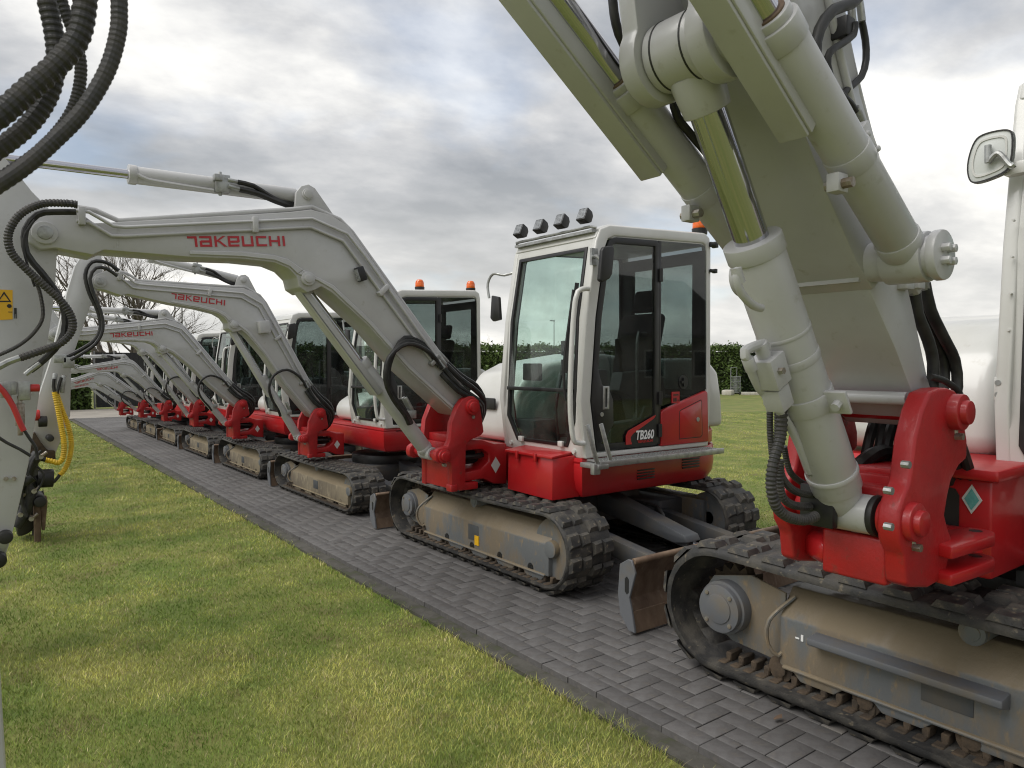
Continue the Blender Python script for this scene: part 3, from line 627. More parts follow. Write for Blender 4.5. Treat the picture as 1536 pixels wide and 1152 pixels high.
    part('quarter_window_catch', lambda: MB().cyl((.455, YL - .002, 1.42), (.455, YL + .012, 1.42), .055, n=22).box((.455, YL - .008, 1.42), (.07, .012, .02)).box((.455, YL - .0085, 1.42), (.02, .012, .07)), BLACK, c, key='cabcatch')
    if quarter:
        q = part('rear_quarter_panel', lambda: MB().prism([(.186, .925), (.186, 1.185), (.205, 1.205), (.725, 1.345), (.748, 1.33), (.765, .925)], YL - .012, YL + .03, 'y'), RED, parent, M, key='cabq', bevel=.008, seg=3)
        HP = [(.39, .965), (.39, 1.185), (.41, 1.20), (.655, 1.275), (.672, 1.26), (.682, .985), (.66, .965)]
        hd = part('hatch', lambda: MB().prism(inset(HP, .007), YL - .016, YL - .0, 'y'), RED, q, key='cabhatch', bevel=.005)
        part('hatch_groove', lambda: MB().ring3(P3(HP, YL - .0128), P3(inset(HP, .006), YL - .0128), (0, .004, 0)), INK, q, key='cabgr')
        part('hatch_lock', lambda: MB().cyl((.615, YL - .022, 1.115), (.615, YL - .01, 1.115), .018, n=14), GALV, q, key='cabhl')
    # rails, mirrors
    part('grab_rail', lambda: MB().tube([(-.585, -.955, 2.10), (-.66, -.955, 2.09), (-.70, -.945, 2.02), (-.725, -.935, 1.70), (-.735, -.93, 1.30), (-.715, -.93, 1.08), (-.69, -.935, 1.01), (-.61, -.94, 1.0)], .019, 10, step=.05), WHITE, c, key='cabrail')
    if mirrors: m1 = part('mirror', lambda: MB().prism([(-.60, 2.15), (-.575, 2.36), (-.555, 2.385), (-.475, 2.40), (-.452, 2.38), (-.475, 2.20), (-.50, 2.165), (-.575, 2.135)], -1.085, -1.05, 'y'), BLACK, parent, M, key='cabmir', bevel=.01, seg=3)
    if mirrors: part('mirror_arm', lambda: MB().tube([(-.53, -.955, 2.33), (-.57, -1.03, 2.32), (-.54, -1.06, 2.27)], .014, 8, step=.03).lohi((-.565, -.965, 2.27), (-.505, -.945, 2.39)), GALV, m1, key='cabmira')
    if mirrors: m2 = part('mirror', lambda: MB().prism([(.10, 1.93), (.12, 2.12), (.22, 2.14), (.24, 1.95), (.2, 1.92)], -.60, -.57, 'x'), BLACK, parent, M, key='cabmir2', bevel=.008)
    if mirrors: part('mirror_arm', lambda: MB().tube([(-.50, .03, 2.32), (-.55, .10, 2.30), (-.58, .22, 2.32), (-.60, .27, 2.24), (-.60, .25, 2.12)], .011, 8, step=.03), GALV, m2, key='cabmir2a')
    for (yy, zz) in ((YL + .12, .93), (YR - .10, .93)): part('bolt', lambda: MB().cyl((-.012, 0, 0), (.01, 0, 0), .018, n=10), WHITE, c, Matrix.Translation((-.605, yy, zz)), key='cabbolt')
    for yy in (-.70, -.22): part('windscreen_clip', lambda: MB().lohi((-.02, -.025, -.02), (.005, .025, .02)), WHITE, c, Matrix.Translation((-.615, yy, .975)), key='cabclip', bevel=.004)
    # interior
    part('floor', lambda: MB().lohi((-.55, -.88, .89), (.74, -.03, .93)).lohi((.45, -.88, .93), (.735, -.03, 1.30)).lohi((-.56, -.30, .93), (-.30, -.05, 1.12)), DARKIN, c, key='cabfloor', bevel=.01)
    s = part('operator_seat', lambda: MB().box((.16, -.44, 1.32), (.50, .48, .13)).box((.02, -.44, 1.14), (.36, .42, .26)), SEATM, parent, M, key='cabseat', bevel=.04, seg=3)
    part('seat_back', lambda: MB().prism([(.33, 1.34), (.45, 1.36), (.60, 1.98), (.50, 2.0), (.44, 1.9)], -.66, -.22, 'y'), SEATM, s, key='cabback', bevel=.04, seg=3)
    part('headrest', lambda: MB().prism([(.50, 2.01), (.585, 2.0), (.62, 2.19), (.55, 2.2)], -.56, -.32, 'y'), SEATM, s, key='cabhead', bevel=.03, seg=3)
    for yy in (-.76, -.12): part('control_console', lambda: MB().prism([(-.14, 1.36), (-.10, 1.50), (.36, 1.52), (.40, 1.30), (.05, 1.12), (.0, 1.30)], -.06, .06, 'y'), GREYIN, c, Matrix.Translation((0, yy, 0)), key='cabcons', bevel=.015)
    for yy in (-.76, -.12): part('joystick', lambda: MB().cyl((-.05, 0, 1.50), (-.08, 0, 1.66), .016, .016, 8).cyl((-.08, 0, 1.64), (-.095, 0, 1.76), .028, .022, 10), BLACK, c, Matrix.Translation((0, yy, 0)), key='cabjoy')
    for yy in (-.50, -.38): part('travel_lever', lambda: MB().tube([(-.36, 0, .93), (-.40, 0, 1.2), (-.34, 0, 1.48), (-.33, 0, 1.60)], .012, 8, step=.08), BLACK, c, Matrix.Translation((0, yy, 0)), key='cabtl')
    part('side_console', lambda: MB().prism([(-.30, .93), (-.30, 1.12), (.02, 1.14), (.06, 1.24), (.14, 1.24), (.14, .93)], -.90, -.80, 'y'), GREYIN, c, key='cabsc', bevel=.015)
    part('inner_grab_rail', lambda: MB().tube([(.02, -.88, 1.10), (.02, -.86, 1.15), (.02, -.86, 1.75), (.06, -.86, 1.80), (.10, -.88, 1.80)], .014, 8, step=.08), GALV, c, key='cabigr')
    part('monitor', lambda: MB().box((-.46, -.16, 1.50), (.05, .20, .14)), BLACK, c, key='cabmon', bevel=.01)
    if lights:
        b = part('light_bar', MB().tube([(-.485, -.93, 2.545), (-.515, -.90, 2.555), (-.515, -.02, 2.555), (-.485, .01, 2.545)], .012, 8, smooth=False).bar((-.495, -.92, 2.525), (-.495, .0, 2.525), .05, .02), GALV, c)
        for yy in (-.84, -.585, -.335, -.08):
            L = part('work_light', lambda: MB().prism([(-.06, -.055), (-.05, .06), (.015, .055), (.04, .025), (.04, -.03), (.01, -.058)], -.048, .048, 'y').bar((.0, 0, -.10), (.0, 0, -.04), .03, .02), BLACK, parent, M @ Matrix.Translation((-.51, yy, 2.632)) @ Matrix.Rotation(.15, 4, 'Z') @ Matrix.Rotation(R(22), 4, 'Y') @ Matrix.Scale(.86, 4), key='worklight', bevel=.006)
            part('lens', lambda: MB().prism([(-.0625, -.045), (-.0535, .050), (-.051, .050), (-.060, -.045)], -.040, .040, 'y'), LENS, L, key='wllens')
    if beacon:
        for (xx, yy) in beacon:
            bb = part('beacon_stem', lambda: MB().cyl((0, 0, 0), (0, 0, .05), .03, n=12).cyl((0, 0, .04), (0, 0, .085), .062, .066, n=18), BLACK, parent, M @ Matrix.Translation((xx, yy, 2.60)), key='bcnstem')
            part('beacon', lambda: MB().cyl((0, 0, .085), (0, 0, .15), .06, .058, n=20).cyl((0, 0, .15), (0, 0, .185), .058, .035, n=20), ORANGE, bb, key='bcn', bevel=.008)
    return c

# house ----------------------------------------------------------------
def arc(cx, cy, r, a0, a1, n): return [(cx + r * math.cos(R(a0 + (a1 - a0) * i / n)), cy + r * math.sin(R(a0 + (a1 - a0) * i / n))) for i in range(n + 1)]
PLAN = [(-.62, -.93), *arc(.70, -.43, .50, -90, 0, 8), *arc(.70, .45, .50, 0, 90, 8), (-.62, .95)]
def loft(mb, plan, levels):
    """levels: (z, inset) rings bottom to top"""
    rows = []
    for z, d in levels:
        P = inset(plan, d) if d else plan; rows.append([mb.bm.verts.new((x, y, z)) for x, y in P])
    for A, B in zip(rows, rows[1:]):
        for i in range(len(A)): mb.bm.faces.new((A[i], A[(i + 1) % len(A)], B[(i + 1) % len(A)], B[i]))
    mb.bm.faces.new(rows[0][::-1]); mb.bm.faces.new(rows[-1]); return mb
CWP = [(.79, -.90), *arc(.74, -.42, .47, -80, 0, 7), *arc(.74, .44, .47, 0, 80, 7), (.79, .92)]
HOODP = [(-.46, .90), (-.50, .985), (-.49, 1.15), (-.45, 1.32), (-.33, 1.48), (-.12, 1.57), (.55, 1.66), (.95, 1.62), (1.12, 1.50), (1.16, 1.2), (1.16, 1.04), (.80, 1.0), (.80, .90)]
def house(parent, M, key='', label=True):
    b = part('lower_body', lambda: loft(MB(), PLAN, [(.575, .13), (.60, .05), (.66, .012), (.74, 0), (.83, .0), (.845, .006), (.86, .0), (.885, .008)]), RED, parent, M, key='house', bevel=.0, sharp=30)
    part('counterweight', lambda: loft(MB(), CWP, [(.886, .03), (.90, .0), (1.0, .0), (1.02, .02)]), RED, b, key='cw', bevel=.006)
    part('body_skirt_line', lambda: MB().lohi((-.45, -.936, .845), (.25, -.925, .852)), INK, b, key='skl')
    for i in range(5): part('vent_slot', lambda: MB().lohi((.47, -.938, 0), (.68, -.928, .012)), INK, b, Matrix.Translation((0, 0, .72 + i * .022)), key='vent', bevel=.002)
    for i in range(4): part('vent_slot', lambda: MB().lohi((-.05, -.936, 0), (.14, -.926, .010)), INK, b, Matrix.Translation((0, 0, .68 + i * .022)), key='vent2', bevel=.002)
    HP_ = HOODP if label else [(x, z if z < 1.0 else 1.0 + (z - 1.0) * .45) for x, z in HOODP]
    h = part('engine_hood', lambda: MB().prism(HP_, .06, .80, 'y'), WHITE, parent, M, key='hood' + str(label), bevel=.07, seg=4)
    if label: part('hood_vent', lambda: MB().box((-.505, .42, 1.22), (.02, .25, .10)), BLACK, h, key='hvent', bevel=.01)
    part('rear_hood', lambda: MB().prism([(.81, 1.02), (.81, 1.62), (.95, 1.60), (1.08, 1.50), (1.13, 1.3), (1.15, 1.12), (1.155, 1.02)], -.82, .05, 'y'), WHITE, b, key='rhood', bevel=.05, seg=3)
    return b

# front group, relative to M2 measurements --------------------------------
PIV = Vector((-1.007, 0, 1.243)); LIFT_B = Vector((-1.262, 0, .885)); LIFT_T = Vector((-2.262, 0, 2.135)); YC = .10
POST = [(-1.19, .612), (-1.19, .80), (-1.205, .835), (-1.30, .832), (-1.327, .85), (-1.335, .885), (-1.327, .92), (-1.30, .94), (-1.225, .955), (-1.205, 1.0), (-1.19, 1.13), (-1.135, 1.25), (-1.09, 1.305), (-1.04, 1.327), (-.985, 1.322), (-.94, 1.29), (-.925, 1.22), (-.90, 1.08), (-.895, 1.045), (-.92, 1.02), (-1.03, .985), (-1.062, .95), (-1.066, .612)]
BOOM = [(-3.70, 2.215), (-3.765, 2.20), (-3.82, 2.235), (-3.835, 2.29), (-3.80, 2.36), (-3.714, 2.425), (-3.60, 2.435), (-3.51, 2.372), (-3.43, 2.385), (-2.384, 2.575), (-2.238, 2.61), (-2.10, 2.59), (-1.974, 2.53), (-1.704, 2.20), (-1.153, 1.56), (-.965, 1.33), (-.935, 1.25), (-.96, 1.19), (-1.03, 1.165), (-1.09, 1.18),
        (-1.512, 1.525), (-1.827, 1.845), (-2.095, 2.062), (-2.17, 2.10), (-2.215, 2.075), (-2.27, 2.052), (-2.325, 2.085), (-2.34, 2.15), (-2.40, 2.205), (-2.49, 2.235), (-2.70, 2.24), (-3.009, 2.225), (-3.465, 2.225), (-3.52, 2.192)]
STROKES = {'T': [(0, .88, .78, .88), (.68, .0, .68, .9)], 'A': [(.0, .9, .9, .9), (.9, 0, .9, .99), (.1, .1, .9, .1), (.1, .0, .1, .55), (.1, .5, .9, .5)],
           'K': [(.1, 0, .1, 1), (.12, .48, .85, .93), (.35, .58, .92, .06)], 'E': [(.1, 0, .1, 1), (.0, .9, .95, .9), (.9, .42, .9, 1), (.1, .47, .9, .47), (.1, .1, .95, .1)],
           'U': [(.1, 0, .1, 1), (.1, .1, .9, .1), (.9, 0, .9, 1)], 'C': [(.1, 0, .1, 1), (.1, .9, .95, .9), (.1, .1, .95, .1)], 'H': [(.1, 0, .1, 1), (.9, 0, .9, 1), (.1, .5, .9, .5)], 'I': [(.1, 0, .1, 1)]}
def logo_mb(o, u, v, length, height, nrm):
    """wordmark drawn with flat strokes on a plane; u, v unit vectors, nrm points to the viewer"""
    mb = MB(); o, u, v, nrm = Vector(o), Vector(u), Vector(v), Vector(nrm); word = 'TAKEUCHI'; adv = [.98, 1.22, 1.14, 1.2, 1.25, 1.16, 1.25, .22]; tot = sum(adv); cw = length / tot; xo = 0; th = .20; k = 0
    for ch, ad in zip(word, adv):
        for (xa, ya, xb, yb) in STROKES[ch]:
            hzt = ya == yb; vt = xa == xb; t = th / 2
            if hzt: q = [(min(xa, xb), ya - t), (max(xa, xb), ya - t), (max(xa, xb), ya + t), (min(xa, xb), ya + t)]
            elif vt: q = [(xa - t, min(ya, yb)), (xa + t, min(ya, yb)), (xa + t, max(ya, yb)), (xa - t, max(ya, yb))]
            else: q = [(xa - .12, ya - .02), (xa + .12, ya - .02), (xb + .12, yb + (.07 if yb > ya else -.06)), (xb - .14, yb + (.07 if yb > ya else -.06))]
            k += 1
            mb.sheet([o + u * (xo + a) * cw + v * bq * height + nrm * (.0015 + .00012 * k) for a, bq in q], -nrm * .0014)
        xo += ad
    return mb
def ribhose(pts, r, mat, parent, name='hydraulic_hose', M=None, rib=None, n=8, step=None):
    return part(name, MB().tube(pts, r, n, step=step or (r * .18 if rib else .04), rib=rib), mat, parent, M, sharp=18 if rib else 38)
def cylinder(parent, name, p0, p1, frac, r, rr, M=None, mat=BEIGE, eye=.05, w=.09, rod_name='rod', guard=None):
    """hydraulic cylinder from base pin p0 to rod pin p1"""
    p0, p1 = Vector(p0), Vector(p1); d = (p1 - p0); L = d.length; d.normalize(); pg = p0 + d * L * frac
    mb = MB(); mb.cyl(p0 + d * eye * .5, pg, r, n=28); mb.cyl(pg - d * r * .9, pg + d * .012, r * 1.1, n=28); mb.cyl(p0 + d * (eye * .8), p0 + d * (eye * .8 + r * .5), r * 1.05, n=28)
    mb.cyl(p0 - Vector((0, w / 2, 0)), p0 + Vector((0, w / 2, 0)), eye, n=22)
    c = part(name, mb, mat, parent, M, bevel=.004)
    part(rod_name, MB().cyl(pg, p1 - d * eye * .9, rr, n=24), CHROME, c)
    part('rod_eye', MB().cyl(p1 - Vector((0, w / 2, 0)), p1 + Vector((0, w / 2, 0)), eye * 1.02, n=22).cyl(p1 - d * eye * 2.0, p1 - d * eye * .6, rr * 1.3, n=20), mat, c, bevel=.003)
    return c, d, pg

def excavator(ctr, label, U, B, G, full=True, lugs='single', group='excavators parked in a row on the paved strip', cabkw={}, two_hoses=True, arm=None):
    r = thing('excavator', label, 'excavator', (ctr[0], ctr[1], 0), group)
    MU = Matrix.Diagonal((*U, 1)); TT = T2 if full else T3; crawler(r, -1, TT, MU, lugs); crawler(r, 1, TT, MU, lugs if full else 'joined')
    undercarriage(r, MU, 'B', .99, 1.07, .3, -1.86, .425)
    MBd = Matrix.Translation((B[1], 0, B[2])) @ Matrix.Diagonal((B[0], B[0], B[0], 1)); house(r, MBd, label=full)
    cz = B[3] if len(B) > 3 else 1.0
    MC = Matrix.Translation((B[1], 0, B[2] + .885 * B[0] * (1 - cz))) @ Matrix.Diagonal((B[0], B[0], B[0] * cz, 1)); cab(r, MC, **cabkw)
    pv, sp, sb, rot = Vector((G['piv'][0], 0, G['piv'][1])), G['sp'], G['sb'], R(G['rot'])
    ys = sp
    MP = Matrix.Translation(pv) @ Matrix.Diagonal((sp, sp, sp, 1)) @ Matrix.Translation(-PIV)
    MG = Matrix.Translation(pv) @ Matrix.Rotation(-rot, 4, 'Y') @ Matrix.Diagonal((sb, sp, sb, 1)) @ Matrix.Translation(-PIV)
    fr_x = (B[1] - .60 * B[0])
    # swing frame on the house and the swing post
    def frame():
        x0, x1 = -1.10, -.62; pr = [(x0, .985), (-.86, .975), (-.74, .935), (x1, .93), (x1, .60), (-.75, .615), (-.85, .665), (x0, .655), (x0, .725), (-.88, .745), (-.80, .80), (-.80, .86), (-.86, .90), (x0, .905)]
        return MB().prism(pr, -.06, .30, 'y')
    sf = part('swing_frame', frame, RED, r, MP, key='swf', bevel=.012)
    part('swing_hoses', lambda: MB().tube([(-1.15, .02, .86), (-.9, .0, .84), (-.75, .05, .85)], .022, 8).tube([(-1.15, .08, .80), (-.9, .1, .79), (-.7, .1, .80)], .022, 8).tube([(-1.15, .15, .84), (-.9, .15, .85), (-.7, .15, .84)], .022, 8), HOSE, sf, key='swh')
    part('data_label', lambda: MB().prism([(-.735, .70), (-.69, .765), (-.735, .83), (-.78, .765)], -.0635, -.0615, 'y'), PALEST, sf, key='dlab')
    def post():
        mb = MB(); mb.prism(POST, -.13, -.065, 'y'); mb.prism(POST, .265, .33, 'y')
        mb.lohi((-1.185, -.066, .622), (-1.075, .266, .97)); mb.lohi((-1.16, -.066, .97), (-1.0, .266, 1.03))
        return mb
    p = part('swing_post', post, REDCAST, r, MP, key='post', bevel=.008)
    for (c, rr_, nm) in (((PIV.x, PIV.z), .06, 'pivot_pin'), ((LIFT_B.x, LIFT_B.z), .052, 'cylinder_pin')):
        part(nm, lambda: MB().cyl((c[0], -.15, c[1]), (c[0], -.06, c[1]), rr_, n=28).cyl((c[0], -.168, c[1]), (c[0], .35, c[1]), rr_ * .68, n=24), RED, p, key=nm, bevel=.005)
        part('bolt', lambda: MB().cyl((c[0] + .01, -.14, c[1] - rr_ - .018), (c[0] + .01, -.105, c[1] - rr_ - .018), .013, n=10), BOLT, p, key='pb' + nm)
    part('post_foot', lambda: MB().lohi((-1.10, -.10, .60), (-.93, .12, .655)).lohi((-1.20, -.135, .605), (-1.14, -.06, .66)), RED, p, key='pfoot', bevel=.008)
    # boom
    bm = part('boom', lambda: MB().prism(BOOM, -.04, .24, 'y'), BEIGE, r, MG, key='boom', bevel=.007)
    part('boom_edge_plate', lambda: MB().prism([(-3.009, 2.2385), (-2.70, 2.2535), (-2.49, 2.2485), (-2.39, 2.215), (-2.34, 2.17), (-2.30, 2.2), (-2.40, 2.262), (-2.49, 2.28), (-2.70, 2.284), (-3.009, 2.262)], -.052, -.035, 'y').prism([(-2.30, 2.2), (-2.34, 2.17), (-2.2, 2.135), (-2.10, 2.085), (-1.827, 1.858), (-1.512, 1.54), (-1.09, 1.193), (-1.075, 1.215), (-1.50, 1.565), (-1.815, 1.885), (-2.09, 2.112)], -.052, -.035, 'y'), BEIGE, bm, key='bedge', bevel=.004, seg=1)
    part('bend_weld_plate', lambda: MB().lohi((-3.40, -.0415, 2.24), (-3.392, -.035, 2.375)), BEIGE, bm, key='bweld')
    for (c, rr_) in (((-3.75, 2.289), .062), ((-2.27, 2.143), .047)):
        pb = part('pin_boss', lambda: MB().cyl((c[0], -.065, c[1]), (c[0], .265, c[1]), rr_, n=26), BEIGE, bm, key='pboss%.2f' % c[0], bevel=.006)
        part('pin', lambda: MB().cyl((c[0], -.074, c[1]), (c[0], -.05, c[1]), rr_ * .62, n=20), GALV if c[0] < -3 else BEIGE, bm, key='pin%.2f' % c[0], bevel=.004)
    lug = part('cylinder_bracket', lambda: MB().prism([(-2.34, 2.565), (-2.325, 2.72), (-2.29, 2.765), (-2.24, 2.785), (-2.195, 2.765), (-2.15, 2.71), (-2.05, 2.585), (-2.05, 2.54)], .0, .03, 'y').prism([(-2.34, 2.565), (-2.325, 2.72), (-2.29, 2.765), (-2.24, 2.785), (-2.195, 2.765), (-2.15, 2.71), (-2.05, 2.585), (-2.05, 2.54)], .17, .20, 'y'), BEIGE, bm, key='cbr', bevel=.004)
    part('pin', lambda: MB().cyl((-2.25, -.015, 2.715), (-2.25, .215, 2.715), .037, n=22).cyl((-2.25, -.024, 2.715), (-2.25, -.01, 2.715), .028, n=20), BEIGE, bm, key='cbrpin', bevel=.003)
    # arm cylinder on top of the boom (leans with the boom)
    ac = part('arm_cylinder', lambda: MB().cyl((-2.30, .10, 2.717), (-3.30, .10, 2.705), .052, n=26).cyl((-3.27, .10, 2.7053), (-3.315, .10, 2.705), .058, n=26), BEIGE, r, MG, key='acyl', bevel=.004)
    part('rod', lambda: MB().cyl((-3.30, .10, 2.705), (-4.08, .10, 2.69), .027, n=20), CHROME, ac, key='acrod')
    part('valve_block', lambda: MB().box((-2.79, .05, 2.715), (.09, .06, .11)).box((-2.82, .03, 2.745), (.05, .05, .04)).cyl((-2.76, .02, 2.74), (-2.70, .02, 2.735), .014, n=8).cyl((-2.76, .02, 2.70), (-2.68, .02, 2.69), .016, n=8).cyl((-2.80, .05, 2.64), (-2.80, .05, 2.79), .012, n=8), GALV, ac, key='acblk', bevel=.004)
    part('cylinder_pipe', lambda: MB().tube([(-3.27, .045, 2.70), (-3.22, .035, 2.675), (-3.1, .04, 2.67), (-2.84, .045, 2.665)], .011, 8, step=.05), BEIGE, ac, key='acpipe')
    part('hydraulic_hose', lambda: MB().tube([(-2.70, .02, 2.735), (-2.60, .02, 2.725), (-2.50, .03, 2.68), (-2.40, .06, 2.655), (-2.25, .1, 2.65)], .016, 8, step=.04), HOSE, ac, key='achose')
    part('hydraulic_hose', lambda: MB().tube([(-2.69, .02, 2.69), (-2.58, .02, 2.68), (-2.45, .04, 2.65), (-2.30, .09, 2.635)], .019, 8, step=.04), HOSE, ac, key='achose2')
    # pipes along the boom
    pipes = [[(-3.62, -.07, 2.425), (-3.54, -.07, 2.425), (-3.42, -.07, 2.36), (-3.36, -.07, 2.36), (-2.36, -.06, 2.525), (-2.24, -.06, 2.545), (-1.99, -.06, 2.47), (-1.86, -.06, 2.33), (-1.25, -.06, 1.59)],
             [(-3.60, -.06, 2.37), (-3.54, -.06, 2.37), (-3.43, -.06, 2.305), (-3.36, -.06, 2.31), (-2.36, -.055, 2.47), (-2.25, -.055, 2.487), (-2.02, -.055, 2.42), (-1.90, -.055, 2.28), (-1.30, -.055, 1.575)],
             [(-3.60, .02, 2.46), (-3.50, .02, 2.455), (-3.38, .0, 2.405), (-2.36, .0, 2.60), (-2.22, .0, 2.635), (-2.02, .0, 2.575), (-1.93, .0, 2.50), (-1.20, .0, 1.63)]]
    for i, pp in enumerate(pipes): part('hydraulic_pipe', lambda: MB().tube(pp, .0105 if i < 2 else .016, 8, smooth=False), BEIGE, bm, key=f'pipe{i}', sharp=60)
    for i, (xx, zz) in enumerate(((-3.575, 2.40), (-2.62, 2.46), (-1.72, 2.10), (-1.30, 1.60))):
        part('pipe_clamp', lambda: MB().box((xx, -.06, zz), (.035, .05, .10), Matrix.Rotation(R(0 if i < 2 else 45), 3, 'Y')), BEIGE if i < 3 else GALV, bm, key=f'clamp{i}', bevel=.005)
    part('hose_fittings', lambda: MB().cyl((-1.28, -.06, 1.60), (-1.20, -.065, 1.52), .020, n=8).cyl((-1.25, -.03, 1.63), (-1.17, -.03, 1.55), .020, n=8).cyl((-1.23, .0, 1.66), (-1.15, .0, 1.585), .022, n=8), GALV, bm, key='fitt', bevel=.003)
    if G.get('light', 'lamp') == 'lamp':
        L = part('boom_light', lambda: MB().box((-1.90, -.075, 2.20), (.055, .06, .10), Matrix.Rotation(R(-20), 3, 'Y')), BLACK, r, MG, key='blight', bevel=.008)
        part('lens', lambda: MB().box((-1.925, -.08, 2.19), (.012, .045, .08), Matrix.Rotation(R(-20), 3, 'Y')), LENS, L, key='blens')
    elif G['light'] == 'box':
        part('light_guard_box', lambda: MB().box((-1.93, -.10, 2.19), (.13, .12, .15), Matrix.Rotation(R(-20), 3, 'Y')), BEIGE, bm, key='bbox', bevel=.006)
    # hose bundle round the boom foot
    foot = [[(-1.22, -.07, 1.54), (-1.10, -.09, 1.40), (-.98, -.08, 1.33), (-.84, -.02, 1.25), (-.83, .02, 1.12), (-.92, .08, 1.02)],
            [(-1.18, -.03, 1.57), (-1.06, -.05, 1.46), (-.93, -.06, 1.37), (-.80, .0, 1.27), (-.80, .05, 1.12), (-.90, .10, 1.0)],
            [(-1.16, .02, 1.60), (-1.02, .0, 1.48), (-.88, .0, 1.40), (-.77, .05, 1.27), (-.79, .08, 1.10), (-.9, .12, .98)],
            [(-1.25, -.08, 1.50), (-1.12, -.11, 1.37), (-1.0, -.10, 1.31), (-.88, -.05, 1.24), (-.86, .0, 1.14), (-.93, .05, 1.04)]]
    for i, pp in enumerate(foot): part('hydraulic_hose', lambda: MB().tube(pp, .021, 8, step=.05), HOSE, bm, key=f'fhose{i}')
    loopn = 3 if two_hoses else 1
    for i in range(loopn):
        o = i * .022
        part('hydraulic_hose', lambda: MB().tube([(-1.24 - o, -.07, 1.54 + o * .6), (-1.36, -.09 + o, 1.66 + o), (-1.55, -.11 + o, 1.72 + o), (-1.70 + o, -.11 + o, 1.62), (-1.73 + o, -.11 + o, 1.46), (-1.66 + o, -.09 + o, 1.32), (-1.55 + o, -.06 + o, 1.20), (-1.50 + o, -.03 + o, 1.13)], .017, 8, step=.05), HOSE, bm, key=f'lhose{i}')
    # lift cylinder
    lb = MP @ LIFT_B; lt = MG @ LIFT_T; yc = YC * sp
    c, dv, pg = cylinder(r, 'lift_cylinder', (lb.x, yc, lb.z), (lt.x, yc, lt.z), .56, .058 * sp, .030 * sp, w=.16 * sp, eye=.05 * sp)
    nv = Vector((-dv.z, 0, dv.x)) * (1 if dv.x < 0 else 1); nv = Vector((dv.z, 0, -dv.x)) * -1
    if nv.x > 0: nv = -nv
    l0, l1 = Vector((lb.x, yc, lb.z)), Vector((lt.x, yc, lt.z)); LL = (l1 - l0).length
    part('rod_guard', MB().bar(l0 + dv * LL * .40 + nv * .066 * sp, l1 - dv * .02 + nv * .060 * sp, .13 * sp, .012, up=nv).bar(l0 + dv * LL * .40 + nv * .045 * sp + Vector((0, -.062 * sp, 0)), l1 - dv * .02 + nv * .04 * sp + Vector((0, -.062 * sp, 0)), .006, .05, up=nv), BEIGE, c, bevel=.004)
    part('cylinder_ports', MB().box(l0 + dv * LL * .22 - nv * .055 * sp + Vector((0, -.03, 0)), (.07 * sp, .09 * sp, .06 * sp)).cyl(l0 + dv * LL * .22 - nv * .08 * sp + Vector((0, -.05, 0)), l0 + dv * LL * .30 - nv * .10 * sp + Vector((0, -.05, 0)), .016 * sp, n=8).cyl(l0 + dv * LL * .22 - nv * .08 * sp + Vector((0, -.01, 0)), l0 + dv * LL * .30 - nv * .10 * sp + Vector((0, -.01, 0)), .016 * sp, n=8), GALV, c, bevel=.004)
    part('wordmark', lambda: logo_mb((-3.016, -.0415, 2.284), (.9945, 0, .1048), (-.1048, 0, .9945), .602, .0655, (0, -1, 0)), LOGORED, r, MG, key='wordmark')
    # arm
    A = [(-3.69, 2.17), (-3.66, 2.30), (-3.69, 2.40), (-3.80, 2.52), (-3.93, 2.70), (-4.0, 2.775), (-4.09, 2.78), (-4.15, 2.72), (-4.20, 2.35), (-4.22, 1.2), (-4.14, .55), (-4.07, .50), (-3.95, .54), (-3.925, .62), (-3.84, 1.02), (-3.70, 1.98)] if arm is None else arm
    am = part('arm', lambda: MB().prism(A, .02, .18, 'y'), BEIGE, r, MG, key=None if arm else 'arm', bevel=.006)
    part('bucket_link_pin', lambda: MB().cyl((-3.99, -.0, .60), (-3.99, .20, .60), .05, n=22), GALV, am, key='armpin', bevel=.005)
    return r, MG, MP

# ================================================================== THE ROW
def text_mesh(txt, size, shear=0.0, sx=1.0, extrude=.0006, bold=.0):
    cu = bpy.data.curves.new('t', 'FONT'); cu.body = txt; cu.size = size; cu.shear = shear; cu.extrude = extrude; cu.offset = bold; cu.resolution_u = 3
    o = bpy.data.objects.new('t', cu); COL.objects.link(o); bpy.context.view_layer.update()
    me = bpy.data.meshes.new_from_object(o.evaluated_get(bpy.context.evaluated_depsgraph_get())); bpy.data.objects.remove(o); bpy.data.curves.remove(cu)
    me.transform(Matrix.Diagonal((sx, 1, 1, 1))); me.materials.clear(); return me
FACE = Matrix.Rotation(R(90), 4, 'X')            # text that reads from the camera's side (-y)
def px_loc(ctr, pts, **k): return [Vector(at(*p, **k)) - Vector((ctr[0], ctr[1], 0)) for p in pts]

# --- the TB260 between the two grey booms
c2 = (4.12, 4.75)
tb, MG2, MP2 = excavator(c2, 'excavator lettered TB260 on its door, with four roof lamps and a red toolbox', (1, 1, 1), (1, 0, 0, 1), dict(piv=(-1.03, 1.235), sp=1, sb=1, rot=0),
    full=True, cabkw=dict(lights=True, beacon=[(.755, -.86)]))
sw = part('door_swoosh', MB().prism([(-.205, .962), (-.205, 1.03), (-.18, 1.065), (.10, 1.165), (.125, 1.17), (.10, 1.145), (-.13, 1.04), (-.155, 1.015), (-.15, .985), (-.14, .962)], YL - .0095, YL - .0065, 'y'), LOGORED, tb)
part('decal_panel', MB().prism([(-.20, .958), (-.20, 1.03), (-.17, 1.06), (.115, 1.175), (.125, 1.165), (.125, .958)], YL - .0062, YL - .0045, 'y'), INK, tb)
m = text_mesh('TB260', .094, .18, .80, bold=.0026); m.materials.append(DECALW); link('model_number', m, tb, Matrix.Translation((-.105, YL - .011, .995)) @ FACE)
